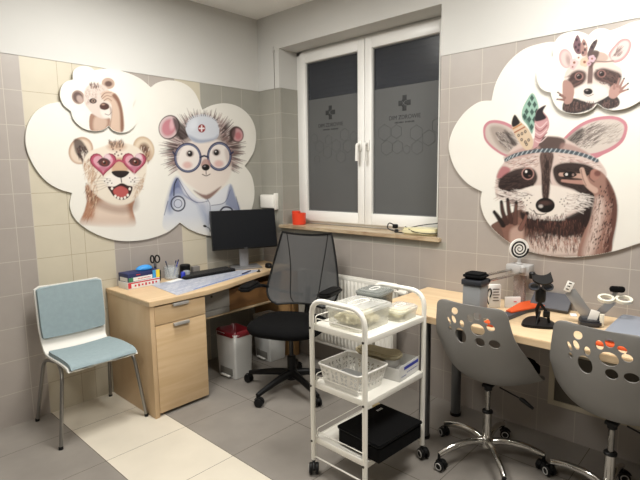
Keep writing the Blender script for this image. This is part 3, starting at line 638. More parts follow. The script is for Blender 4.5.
# body and chest
a.poly([(25, 335), (60, 300), (160, 250), (230, 292), (330, 300), (430, 250), (470, 160), (520, 200), (500, 340), (520, 425), (440, 446), (350, 456), (250, 452), (180, 442), (95, 410)], (150, 114, 100), 1, 2)
a.poly([(180, 380), (260, 350), (380, 360), (440, 400), (430, 446), (330, 456), (230, 450), (180, 432)], (232, 214, 202), 0.9, 14)
a.poly([(150, 262), (215, 292), (300, 302), (380, 270), (425, 235), (455, 130), (472, 180), (462, 280), (420, 350), (340, 368), (240, 352), (175, 330)], (64, 42, 40), 0.95, 5)
a.fur([(165, 290), (440, 290), (420, 370), (190, 370)], lambda x, y: 1.57, 260, 30, 4, [(60, 38, 36), (105, 68, 60), (150, 104, 90), (84, 54, 48)], 0.7)
a.fur([(190, 370), (430, 370), (430, 425), (200, 420)], lambda x, y: 1.5, 190, 20, 3.5, [(170, 112, 96), (236, 220, 208), (96, 58, 50), (205, 166, 150)], 0.8)
# cheeks white fur
a.poly([(130, 185), (185, 158), (235, 150), (290, 150), (350, 165), (430, 190), (430, 225), (350, 272), (260, 290), (190, 270), (145, 240)], (240, 230, 220), 1, 4)
a.fur([(330, 180), (430, 195), (410, 240), (340, 270)], lambda x, y: 0.1, 110, 30, 3.5, [(242, 234, 226), (240, 230, 220), (200, 180, 170)], 0.85)
a.fur([(60, 185), (150, 190), (180, 255), (130, 235), (70, 205)], lambda x, y: 3.0, 110, 26, 3.5, [(238, 226, 218), (214, 190, 180), (150, 120, 112)], 0.8)
a.fur([(170, 255), (260, 285), (350, 265), (340, 290), (180, 285)], lambda x, y: 1.5, 90, 14, 3, [(240, 230, 222), (120, 90, 84)], 0.8)
# masks
a.poly([(62, 128), (95, 98), (150, 78), (205, 80), (224, 115), (210, 148), (175, 160), (130, 178), (85, 178), (58, 160)], (82, 58, 54), 0.97, 4)
a.fur([(65, 120), (200, 90), (210, 150), (90, 178)], lambda x, y: 2.95, 130, 26, 4, [(66, 46, 44), (110, 84, 78), (50, 34, 34)], 0.75)
a.poly([(292, 75), (335, 55), (400, 55), (450, 70), (478, 100), (470, 175), (440, 205), (380, 170), (320, 150), (296, 120)], (74, 50, 46), 0.97, 4)
a.fur([(300, 80), (450, 75), (465, 180), (330, 150)], lambda x, y: 0.3, 120, 24, 4, [(58, 40, 38), (104, 76, 68), (46, 30, 30)], 0.75)
a.fur([(440, 120), (470, 150), (455, 280), (415, 320), (430, 230)], lambda x, y: 1.8, 90, 26, 4, [(48, 32, 30), (80, 54, 50)], 0.8)
a.fur([(60, 165), (120, 180), (190, 168), (215, 190), (130, 225), (70, 200)], lambda x, y: 3.3, 90, 26, 4, [(242, 234, 226), (232, 220, 212), (120, 92, 86)], 0.8)
a.fur([(400, 175), (445, 200), (440, 235), (380, 265)], lambda x, y: 0.25, 60, 30, 4.5, [(242, 234, 226), (236, 226, 218), (90, 66, 60)], 0.85)
# muzzle stripe
a.poly([(236, 15), (292, 15), (280, 100), (272, 205), (246, 205), (240, 100)], (120, 92, 84), 0.95, 3); a.poly([(252, 60), (274, 60), (268, 205), (250, 205)], (70, 50, 46), 0.9, 3)
a.fur([(240, 10), (288, 10), (270, 200), (248, 200)], lambda x, y: 1.57, 90, 26, 3, [(80, 58, 54), (150, 122, 112), (60, 42, 40)], 0.6)
# eyes, nose, mouth
a.ell(183, 101, 27, 27, (196, 152, 142), 1, 1.5); a.ell(183, 101, 22, 22, (60, 30, 28), 1, 1); a.ell(183, 102, 15, 15, (34, 18, 18), 1, 1); a.ell(176, 92, 5, 6, (240, 235, 230), 1); a.ell(190, 110, 6, 4, (150, 110, 100), 0.8)
a.ell(257, 236, 41, 32, (40, 26, 26), 1, 1.2); a.ell(256, 226, 26, 10, (120, 88, 82), 0.8, 4); a.ell(238, 240, 9, 7, (225, 215, 210), 0.75, 3)
a.stroke([(208, 258), (220, 272), (245, 275), (262, 270)], 5, 3, (70, 45, 44), 0.9, smooth=True); a.stroke([(190, 250), (205, 262)], 3, 2, (90, 60, 56), 0.8)
for x, y in ((170, 205), (180, 215), (165, 222), (190, 205), (195, 225), (178, 235), (325, 210), (338, 218), (330, 232), (345, 205), (320, 222), (352, 226), (340, 240)): a.ell(x, y, 2.6, 2.6, (70, 48, 46), 0.9)
# left hand
a.poly([(92, 400), (70, 330), (60, 300), (95, 280), (150, 290), (170, 320), (165, 360), (160, 425), (110, 418)], (168, 124, 108), 1, 2); a.poly([(110, 340), (160, 330), (160, 420), (112, 410)], (222, 190, 174), 0.75, 7)
for f, c in (([(40, 265), (55, 285), (78, 320)], (60, 42, 40)), ([(70, 222), (76, 265), (92, 310)], (104, 70, 62)), ([(97, 212), (102, 260), (112, 305)], (112, 76, 66)), ([(134, 225), (130, 270), (128, 310)], (134, 94, 82)), ([(180, 270), (168, 305), (152, 335)], (158, 112, 98))):
    a.stroke(f, 15, 24, (54, 34, 32), 0.8, 1.2, True); a.stroke(f, 9, 19, c, 1, 1.2, True); a.ell(f[0][0], f[0][1], 5, 8, (40, 28, 28), 0.9)
# right arm and hand over the eye
a.poly([(470, 90), (500, 95), (540, 150), (562, 215), (562, 300), (545, 380), (535, 440), (460, 452), (395, 456), (420, 360), (450, 290), (468, 200), (440, 165), (430, 120)], (186, 144, 128), 1, 2)
a.poly([(520, 120), (562, 215), (562, 300), (535, 432), (505, 436), (528, 330), (538, 250), (522, 180)], (122, 74, 62), 0.85, 6); a.poly([(475, 210), (505, 220), (500, 300), (460, 440), (420, 445), (455, 320)], (236, 216, 204), 0.85, 14)
a.fur([(470, 200), (550, 200), (540, 420), (430, 430)], lambda x, y: 1.8, 120, 22, 3, [(160, 108, 92), (222, 190, 174), (110, 66, 56)], 0.55)
for k in range(80):
    y = a.rng.uniform(150, 425); x = 470+(y-150)*-0.12+a.rng.uniform(20, 88)
    if x < 556: a.ell(x, y, 2.2, 5, (70, 38, 34), 0.85, 0.8, 0.3)
a.stroke([(415, 112), (370, 108), (322, 104)], 22, 15, (214, 176, 158), 1, 1.2, True); a.stroke([(428, 138), (380, 136), (330, 131)], 20, 11, (206, 160, 144), 1, 1.2, True)
a.poly([(335, 98), (372, 92), (392, 106), (370, 118), (340, 116)], (40, 24, 24), 1, 1.2); a.ell(348, 104, 6, 6, (236, 228, 222), 0.95); a.ell(376, 106, 5, 6, (190, 160, 150), 0.8)
a.stroke([(414, 84), (424, 118), (440, 150), (470, 172)], 20, 26, (220, 186, 168), 1, 1.2, True); a.stroke([(410, 84), (418, 120), (432, 152)], 4, 3, (120, 76, 66), 0.8, 1, True)
a.ell(468, 105, 22, 24, (196, 146, 130), 1, 2, 0.3); a.ell(480, 100, 14, 12, (140, 86, 78), 0.8, 3); a.stroke([(448, 92), (446, 118), (466, 136)], 6, 4, (108, 64, 56), 0.8, 1, True)
# head band
band = [(90, 42), (130, 22), (190, 8), (250, 2), (310, 3), (370, 10), (430, 25), (478, 46)]
a.stroke(band, 16, 16, (112, 128, 138), 1, 1, True)
BL = smooth_loop([Vector((p[0], p[1], 0)) for p in band], 6, False)
for i, p in enumerate(BL): a.stroke([(p.x-5, p.y+7), (p.x+5, p.y-7)], 3.2, 3.2, (216, 222, 222) if i % 2 else (74, 88, 100), 0.85)
# feathers
a.frame(480, 90, 6)
a.poly([(315, 18), (345, 70), (352, 130), (330, 200), (312, 262), (285, 215), (255, 175), (252, 125), (278, 65)], (166, 204, 186), 1, 1.2)
for x, y in ((312, 48), (296, 84), (328, 88), (280, 130), (312, 132), (340, 130), (296, 176), (326, 178), (310, 222), (268, 160)): a.poly([(x, y-22), (x+13, y), (x, y+22), (x-13, y)], (44, 92, 84), 0.9, 1.2, False)
a.poly([(255, 150), (290, 215), (312, 262), (300, 200), (275, 150)], (50, 100, 92), 0.6, 4)
a.poly([(208, 148), (240, 185), (290, 235), (318, 300), (310, 350), (270, 356), (228, 300), (195, 235), (190, 190)], (226, 202, 172), 1, 1.2)
a.poly([(208, 148), (232, 178), (238, 200), (200, 222), (190, 195)], (56, 42, 44), 1, 2); a.stroke([(200, 232), (248, 205)], 9, 9, (216, 150, 84)); a.stroke([(208, 255), (268, 222)], 8, 8, (196, 118, 70))
for x, y in ((232, 272), (252, 262), (272, 250), (250, 298), (272, 312), (292, 300), (280, 326)): a.ell(x, y, 8, 10, (60, 48, 50), 0.85); a.ell(x, y, 3, 4, (220, 200, 180), 0.9)
a.poly([(396, 92), (378, 125), (408, 165), (414, 225), (375, 290), (340, 345), (320, 345), (330, 260), (328, 190), (338, 130), (365, 105)], (220, 170, 172), 1, 1.2)
a.poly([(396, 92), (378, 130), (398, 165), (370, 182), (330, 185), (336, 135), (360, 108)], (66, 52, 62), 1, 2.5)
for i in range(5): a.stroke([(332, 200+i*26), (362, 226+i*22), (402, 190+i*22)], 6, 6, (172, 92, 100) if i % 2 else (240, 214, 210), 0.85, smooth=True)
a.stroke([(340, 345), (300, 370)], 4, 4, (120, 90, 90))
a.clip(R1); a.build('raccoon_print', d3, 0.0006)

# --- small raccoon with flowers
a = Art(0, -0.034, (554, 30, 636, 116), 0.0028); a.frame(545, 25, 5.053)
a.ell(105, 170, 34, 50, (226, 184, 184), 1, 1.2, -0.2); a.ell(108, 172, 26, 41, (226, 206, 200), 1, 3, -0.2); a.ell(118, 178, 12, 28, (190, 160, 156), 0.8, 5, -0.2)
a.poly([(320, 150), (350, 105), (385, 72), (420, 70), (437, 95), (425, 140), (390, 180), (345, 190)], (214, 168, 168), 1, 1.2); a.poly([(332, 152), (358, 112), (390, 84), (416, 82), (425, 100), (412, 138), (384, 168), (345, 178)], (228, 210, 204), 1, 3); a.fur([(340, 160), (370, 110), (380, 160)], lambda x, y: -0.8, 30, 30, 3, [(150, 120, 116), (190, 166, 160)], 0.7)
a.poly([(105, 235), (150, 190), (220, 140), (300, 140), (350, 195), (388, 225), (380, 280), (330, 330), (290, 375), (230, 388), (170, 375), (140, 330), (100, 290)], (230, 212, 202), 1, 3)
a.poly([(212, 140), (290, 138), (320, 160), (300, 185), (215, 190)], (206, 180, 166), 0.9, 3); a.poly([(218, 135), (275, 135), (240, 210), (226, 210)], (104, 76, 72), 0.9, 3)
a.poly([(120, 290), (128, 250), (165, 228), (205, 240), (205, 280), (170, 312), (130, 320)], (104, 72, 66), 0.95, 5); a.poly([(248, 240), (285, 218), (330, 225), (385, 250), (375, 300), (335, 325), (320, 300), (270, 285), (250, 268)], (98, 66, 62), 0.95, 5)
a.fur([(120, 250), (200, 240), (190, 300), (120, 310)], lambda x, y: 2.8, 60, 18, 4, [(80, 54, 52), (140, 104, 98)], 0.7); a.fur([(255, 225), (380, 245), (350, 320), (270, 290)], lambda x, y: 0.5, 80, 18, 4, [(80, 54, 52), (140, 104, 98)], 0.7)
a.poly([(222, 200), (242, 200), (236, 320), (214, 320)], (130, 96, 90), 0.9, 2.5)
a.poly([(88, 415), (100, 385), (150, 370), (235, 395), (290, 375), (340, 350), (375, 375), (370, 410), (310, 425), (262, 398), (225, 428), (150, 448), (95, 435)], (70, 48, 46), 0.97, 2.5)
a.fur([(95, 390), (370, 375), (365, 405), (225, 425), (100, 435)], lambda x, y: 1.6, 120, 18, 4, [(60, 40, 40), (120, 88, 82), (160, 126, 118)], 0.7)
a.poly([(145, 330), (200, 300), (270, 300), (320, 330), (290, 372), (225, 385), (165, 370)], (238, 228, 220), 0.9, 5)
for cx, cy in ((172, 260), (286, 246)):
    a.ell(cx, cy, 22, 20, (176, 132, 124), 1, 1.4); a.ell(cx, cy, 15, 15, (70, 40, 40), 1, 1); a.ell(cx-3, cy-4, 6, 6, (190, 170, 165), 0.9); a.ell(cx, cy+1, 6, 6, (30, 20, 20), 1)
a.ell(218, 336, 23, 16, (44, 30, 32), 1, 1.2); a.ell(212, 330, 7, 4, (190, 175, 172), 0.8); a.stroke([(196, 348), (218, 360), (245, 350)], 3, 3, (90, 60, 58), 0.9, smooth=True)
a.poly([(95, 390), (88, 320), (95, 280), (130, 290), (148, 330), (140, 380), (120, 400)], (196, 156, 144), 1, 2); a.poly([(322, 360), (328, 320), (350, 300), (385, 310), (385, 340), (350, 372)], (204, 164, 152), 1, 2)
for f in ([(65, 340), (90, 360)], [(62, 375), (95, 378)], [(75, 355), (100, 368)]): a.stroke(f, 6, 14, (170, 128, 118), 1); a.ell(f[0][0], f[0][1], 5, 3, (60, 40, 40), 1)
for f in ([(378, 262), (365, 310)], [(400, 270), (378, 315)], [(420, 295), (385, 325)], [(420, 325), (380, 338)], [(350, 290), (350, 320)]): a.stroke(f, 7, 14, (184, 142, 132), 1); a.ell(f[0][0], f[0][1], 4, 5, (60, 40, 42), 1)
a.stroke([(250, 182), (300, 186), (345, 182)], 7, 7, (170, 140, 130), smooth=True)
for f, c in (([(165, 50), (182, 85), (185, 140), (160, 145), (142, 110), (150, 75)], (150, 112, 122)), ([(195, 70), (215, 105), (210, 150), (185, 155), (180, 110)], (190, 150, 140)), ([(262, 72), (262, 95), (232, 150), (215, 150), (232, 100)], (120, 96, 96))):
    a.poly(f, c, 1, 1.2)
for x, y in ((160, 75), (172, 100), (155, 112), (168, 128), (198, 95), (202, 125), (192, 140), (250, 88), (238, 112)): a.ell(x, y, 6, 8, (76, 50, 66), 0.85)
a.ell(182, 72, 5, 9, (236, 220, 214), 0.9); a.ell(205, 108, 6, 5, (232, 214, 204), 0.9)
for x, y, r, c in ((148, 190, 22, (226, 200, 198)), (200, 187, 24, (232, 196, 170)), (238, 170, 18, (222, 190, 200)), (170, 165, 16, (238, 222, 214)), (140, 212, 14, (220, 190, 190)), (222, 195, 12, (214, 178, 190))):
    for k in range(5): a.ell(x+r*0.55*math.cos(k*1.257), y+r*0.55*math.sin(k*1.257), r*0.52, r*0.52, c, 0.95, 1)
    a.ell(x, y, r*0.3, r*0.3, (176, 120, 90), 1)
a.clip(R2); a.build('raccoon_print', d4, 0.0006)

# ------------------------------------------------------------------ left desk
DT = 0.745
dk = thing('desk', 'light oak desk with drawer pedestal along the left wall, under the monitor', 'desk', (-0.7, -0.28, 0))
def L_(o): o.location = (0.7, 0.28, 0); return o
top = [(-1.412, -0.004), (-1.412, -0.598), (-1.0, -0.598), (-0.80, -0.555), (-0.6, -0.49), (-0.40, -0.43), (-0.2, -0.385), (-0.012, -0.35), (-0.012, -0.004)]
L_(MB().slab(top, DT-0.032, DT, 0.003).build('desktop', WOOD, dk))
L_(MB().bb(-1.408, -1.378, -0.588, -0.01, 0.0, DT-0.0325, 0.0015).build('side_panel', WOODV, dk))
L_(MB().bb(-1.377, -1.03, -0.560, -0.01, 0.045, DT-0.033, 0.001).bb(-1.36, -1.04, -0.50, -0.05, 0.0, 0.045).mat(1).bb(-1.035, -1.012, -0.562, -0.01, 0.02, DT-0.033, 0.001).build('pedestal', [mat('pedestal_dark', (66, 52, 40), 0.6), WOODV], dk))
dr = L_(MB().bb(-1.374, -1.014, -0.583, -0.562, 0.587, DT-0.042, 0.0015).build('drawer', WOODD, dk))
dd = L_(MB().bb(-1.374, -1.014, -0.583, -0.562, 0.022, 0.582, 0.0015).build('cabinet_door', WOODD, dk))
for par, z in ((dr, 0.700), (dd, 0.573)):
    h = MB(); h.bb(-1.255, -1.145, -0.600, -0.5835, z-0.003, z+0.006, 0.002); h.bb(-1.255, -1.145, -0.602, -0.597, z-0.012, z+0.006, 0.0015); h.build('handle', SATIN, par)
GREYD = mat('grey_drawer_lacquer', (140, 137, 131), 0.5)
und = L_(MB().bb(-1.0, -0.24, -0.42, -0.05, 0.488, 0.500, 0.001).bb(-1.0, -0.24, -0.06, -0.045, 0.50, DT-0.033).mat(1).bb(-0.69, -0.24, -0.40, -0.385, 0.502, 0.66).build('under_desk_shelf', [mat('shelf_edge', (168, 148, 118), 0.5), BROWN], dk))
gd = L_(MB().bb(-1.0, -0.70, -0.425, -0.08, 0.548, 0.700, 0.002).bb(-1.0, -0.70, -0.422, -0.08, 0.503, 0.544, 0.002).build('grey_drawer', GREYD, dk)); gd['label'] = 'matt grey drawer with a keyhole'
MB().lathe([(0.009, -0.427), (0.009, -0.4245)], (-0.855, 0, 0.645), 16, 'y').build('lock', mat('lock_dark', (60, 56, 52), 0.4, metal=0.6), gd)
L_(MB().bb(-0.125, -0.10, -0.455, -0.01, 0.0, DT-0.033, 0.001).bb(-0.098, -0.04, -0.47, -0.45, 0.0, DT-0.033, 0.001).build('end_panel', wood_mat('end_panel_oak', (176, 138, 92), (192, 154, 106), sc=(3, 3, 1)), dk))

# ------------------------------------------------------------------ visitor chair
SHELLW = mat('white_laminate', (226, 224, 217), 0.35); PADB = mat('blue_grey_upholstery', (143, 160, 165), 0.9, noise=0.04, scale=40, bump=0.25, bscale=500)
TUBE = mat('grey_steel_tube', (140, 138, 134), 0.3, metal=0.85)
vc = thing('visitor_chair', 'white shell chair with pale blue-grey seat and back pads on grey legs', 'chair', (-1.678, -0.27, 0), 0.0)
prof = smooth_loop([Vector(p) for p in ((0, -0.262, 0.436), (0, -0.24, 0.447), (0, -0.10, 0.449), (0, 0.05, 0.440), (0, 0.115, 0.447), (0, 0.148, 0.485), (0, 0.155, 0.56), (0, 0.165, 0.70), (0, 0.178, 0.845))], 8, False)
def along(P, t):
    f = t*(len(P)-1); i = min(int(f), len(P)-2); return P[i].lerp(P[i+1], f-i), (P[i+1]-P[i]).normalized()
def sheet(t0, t1, hw, off, th, nu=16, nv=30, curve=0.012, rc=0.05):
    def fn(u, v):
        t = t0+(t1-t0)*v; p, d = along(prof, t); nrm = Vector((0, -d.z, d.y)) ; s = 2*u-1
        w = hw(t); e = min(v, 1-v)*abs(t1-t0)*1.35
        if e < rc: w -= rc-math.sqrt(max(0, rc*rc-(rc-e)**2))
        y = 0
        return Vector((w*s, p.y, p.z))+nrm*(off+curve*s*s)
    return MB().surf(fn, nu, nv, th)
hw = lambda t: 0.20-0.012*math.sin(max(0, min(1, (t-0.3)/0.5))*PI)
sheet(0.0, 1.0, hw, 0, -0.011, 20, 60, rc=0.03).build('shell', SHELLW, vc)
sheet(0.015, 0.415, lambda t: hw(t)-0.010, 0.0, 0.022, 16, 26, rc=0.03).build('seat_pad', PADB, vc, 60)
sheet(0.705, 0.992, lambda t: hw(t)-0.008, 0.0, 0.020, 16, 26, rc=0.025).build('back_pad', PADB, vc, 60)
for sx in (-1, 1):
    f = MB(); f.tube(bent([(sx*0.252, -0.232, 0.012), (sx*0.205, -0.205, 0.418), (sx*0.165, -0.03, 0.425)], 0.06), 0.0105, 12); f.build('leg', TUBE, vc)
    f = MB(); f.tube(bent([(sx*0.228, 0.222, 0.012), (sx*0.195, 0.115, 0.416), (sx*0.165, -0.029, 0.425)], 0.06), 0.0105, 12); f.build('leg', TUBE, vc)
    for x, y in ((sx*0.2525, -0.232), (sx*0.229, 0.223)): MB().lathe([(0.0125, 0), (0.0125, 0.014), (0.0105, 0.018)], (x, y, 0), 14).build('foot_cap', BLACK, vc)
MB().tube([(-0.165, -0.029, 0.425), (0.165, -0.029, 0.425)], 0.010, 10).build('cross_bar', TUBE, vc)

# ------------------------------------------------------------------ mesh office chair
oc = thing('office_chair', 'black swivel office chair with grey mesh back at the left desk', 'chair', (-0.545, -0.905, 0), math.radians(112))
def star(parent, n, r, a0, hub_z, arm, caster, m_arm, curve):
    for k in range(n):
        a = a0+2*PI*k/n; c, s = math.cos(a), math.sin(a)
        pts = [(c*rr, s*rr, zz) for rr, zz in curve]; b = MB(); b.tube(smooth_loop([Vector(p) for p in pts], 4, False), arm if not isinstance(arm, list) else [arm[0]+(arm[1]-arm[0])*i/(4*(len(pts)-1)) for i in range(4*(len(pts)-1)+1)], 10, flat=1.15)
        b.build('base_arm', m_arm, parent)
        caster(parent, (c*r, s*r), a+2.0+k)
def caster_black(parent, xy, a, R=0.027, ring=None, hz=0.075):
    d = Vector((math.cos(a), math.sin(a), 0)); n = Vector((-d.y, d.x, 0)); ctr = Vector((xy[0], xy[1], R+0.001))+d*0.012
    b = MB()
    for s in (-1, 1):
        p = ctr+n*s*0.008; q = ctr+n*s*0.024
        b.tube([p, p+n*s*0.002, q-n*s*0.003, q], [R*0.9, R, R, R*0.86], 22)
    b.tube([ctr+n*0.007, ctr-n*0.007], R*0.5, 12)
    # hood over the wheels and the stem
    hd = [ctr+d*(math.cos(t)*(R+0.004))+Vector((0, 0, math.sin(t)*(R+0.004))) for t in [PI*i/8 for i in range(1, 8)]]
    b.tube(hd, 0.0065, 8, flat=0.5)
    b.cyl((xy[0], xy[1], R+0.012), (xy[0], xy[1], hz), 0.008, seg=12)
    o = b.build('caster', BLACK, parent)
    if ring is not None:
        for s in (-1, 1):
            g = MB(); q = ctr+n*s*0.0245
            g.tube([q+d*math.cos(t)*R*0.62+Vector((0, 0, math.sin(t)*R*0.62)) for t in [2*PI*i/24 for i in range(24)]], 0.0026, 6, closed=True)
            g.build('wheel_ring', ring, o)
    return o
star(oc, 5, 0.335, math.radians(184-112), 0.1, [0.026, 0.014], lambda p, xy, a: caster_black(p, xy, a, 0.029, hz=0.072), BLACK, [(0.02, 0.118), (0.12, 0.112), (0.24, 0.092), (0.335, 0.074)])
MB().lathe([(0.036, 0.075), (0.042, 0.085), (0.042, 0.14), (0.030, 0.15), (0.030, 0.24), (0.026, 0.245)], seg=20).build('hub', BLACK, oc)
MB().lathe([(0.015, 0.22), (0.015, 0.41)], seg=16).build('gas_lift', mat('dark_steel', (60, 60, 62), 0.3, metal=0.8), oc)
b = MB(); b.box((0, 0.0, 0.415), (0.18, 0.24, 0.035), 0.01); b.build('tilt_mechanism', BLACK, oc)
def seat_fn(hx, hy, z0, th):
    rs = []
    for f, z in ((0.82, z0), (0.95, z0+0.008), (1.0, z0+th*0.45), (0.985, z0+th*0.75), (0.90, z0+th*0.96), (0.6, z0+th*1.02), (0.2, z0+th)):
        rs.append([(hx*f*math.copysign(abs(math.cos(t))**0.72, math.cos(t)), hy*f*math.copysign(abs(math.sin(t))**0.72, math.sin(t)), z+ (0.0 if f > 0.9 else -0.008*(1-f))) for t in [2*PI*i/40 for i in range(40)]])
    return rs
b = MB(); b.rings(seat_fn(0.26, 0.25, 0.440, 0.07)); b.xf(Matrix.Translation((0, 0.045, 0))).build('seat', BLACKF, oc, 60)
# mesh back
def back_pt(u, v):
    s = 2*u-1; hwv = 0.282-0.012*v-0.10*max(0, v-0.2)**1.3*1.0; 
    if v < 0.24: hwv *= 0.62+0.38*math.sqrt(max(0, 1-((0.24-v)/0.24)**2))
    return Vector((hwv*s, -0.235-0.125*v-0.018*math.sin(v*PI)+0.075*s*s*(1-0.35*v), 0.555+0.515*v-0.022*(1-s*s)*v))
NET = bpy.data.materials.new('grey_net'); NET.use_nodes = True; nt = NET.node_tree
pb = nt.nodes['Principled BSDF']; pb.inputs['Base Color'].default_value = rgb(70, 71, 72); pb.inputs['Roughness'].default_value = 0.7
tb = nt.nodes.new('ShaderNodeBsdfTransparent'); mx = nt.nodes.new('ShaderNodeMixShader'); wv = nt.nodes.new('ShaderNodeTexWave'); wv.inputs['Scale'].default_value = 55; wv.bands_direction = 'DIAGONAL'
tcn = nt.nodes.new('ShaderNodeTexCoord'); mr = nt.nodes.new('ShaderNodeMapRange'); mr.inputs['To Min'].default_value = 0.06; mr.inputs['To Max'].default_value = 0.22
nt.links.new(tcn.outputs['Object'], wv.inputs['Vector']); nt.links.new(wv.outputs['Fac'], mr.inputs['Value']); nt.links.new(mr.outputs['Result'], mx.inputs['Fac'])
nt.links.new(pb.outputs[0], mx.inputs[1]); nt.links.new(tb.outputs[0], mx.inputs[2]); nt.links.new(mx.outputs[0], nt.nodes['Material Output'].inputs['Surface'])
MB().surf(back_pt, 24, 60).build('mesh_back', NET, oc, 80)
rim = [back_pt(0, (v/40)**1.0) for v in range(1, 41)]+[back_pt(u/12, 1) for u in range(1, 12)]+[back_pt(1, v/40) for v in range(40, 0, -1)]+[back_pt(u/12, 0) for u in range(12, -1, -1)]
MB().tube(rim, 0.0075, 8, closed=True).build('back_frame', BLACK, oc)
for s0, s1 in ((0.30, 0.08), (0.70, 0.92)):
    MB().tube([back_pt(s0+(s1-s0)*(i/14)**2.2, i/14)+Vector((0, 0.002, 0)) for i in range(15)], 0.0028, 6).build('back_seam', BLACKF, oc)
b = MB(); b.tube(smooth_loop([Vector(p) for p in ((0, -0.08, 0.42), (0, -0.24, 0.43), (0, -0.30, 0.50), (0, -0.32, 0.60), (0, -0.33, 0.66))], 5, False), 0.018, 10); b.build('back_support', BLACK, oc)
for s in (-1, 1):
    MB().tube(bent([(s*0.04, -0.315, 0.60), (s*0.22, -0.30, 0.62), (s*0.30, -0.18, 0.685), (s*0.300, -0.03, 0.703)], 0.05), 0.012, 10).build('arm_post', BLACK, oc)
    b = MB(); b.slab(rrect(0.095, 0.25, 0.045, 6), 0.0, 0.034, 0.012); b.xf(Matrix.Translation((s*0.300, 0.025, 0.703)) @ Matrix.Rotation(s*0.12, 4, 'Z')).build('armrest', BLACK, oc)

# ------------------------------------------------------------------ paw-cut chairs at the right desk
PAW = [(-0.079, 0.812, 0.020, 0.018, 0.6), (-0.085, 0.767, 0.013, 0.021, 0.4), (-0.113, 0.754, 0.009, 0.021, 0.4), (-0.040, 0.754, 0.013, 0.019, 0.1), (-0.049, 0.690, 0.030, 0.040, 0.15), (-0.108, 0.713, 0.009, 0.013, 0.2),
       (0.006, 0.792, 0.016, 0.020, 0.1), (0.042, 0.809, 0.018, 0.019, 0), (0.086, 0.793, 0.018, 0.014, -0.3), (0.104, 0.762, 0.020, 0.017, -0.2), (0.041, 0.741, 0.036, 0.030, 0), (0.051, 0.678, 0.024, 0.023, 0), (0.119, 0.680, 0.026, 0.022, 0)]
PAW = [(x*0.968, 0.0475+0.968*z, rx*0.968, rz*0.968, ro) for x, z, rx, rz, ro in PAW]
SHG = mat('grey_shell_plastic', (136, 134, 131), 0.42)
sp = smooth_loop([Vector((0, y, z)) for y, z in ((-0.235, 0.886), (-0.232, 0.82), (-0.224, 0.74), (-0.208, 0.66), (-0.182, 0.585), (-0.140, 0.51), (-0.080, 0.452), (0.0, 0.428), (0.07, 0.432), (0.14, 0.447), (0.19, 0.445), (0.225, 0.430))], 6, False)
se = smooth_loop([Vector((0, y, z)) for y, z in ((-0.225, 0.882), (-0.212, 0.82), (-0.190, 0.75), (-0.150, 0.685), (-0.085, 0.62), (-0.030, 0.560), (0.025, 0.510), (0.07, 0.482), (0.11, 0.468), (0.15, 0.460), (0.185, 0.450), (0.215, 0.430))], 6, False)
SW = [(0, 0.170), (0.1, 0.184), (0.2, 0.200), (0.3, 0.222), (0.4, 0.238), (0.5, 0.247), (0.65, 0.245), (0.8, 0.228), (0.92, 0.200), (1, 0.16)]
def interp(T, x):
    for (a, b), (c, d) in zip(T, T[1:]):
        if x <= c: return b+(d-b)*(x-a)/(c-a)
    return T[-1][1]
def shell_pt(u, v):
    s = 2*u-1; w = interp(SW, v); p, _ = along(sp, v); e_, _ = along(se, v); b = abs(s)**2.3
    e = v*0.75
    if e < 0.045: w -= 0.045-math.sqrt(max(0, 0.045**2-(0.045-e)**2))
    q = p.lerp(e_, b); return Vector((w*s, q.y, q.z-0.010*math.sin(PI*u)*(1-min(1, v*6))))
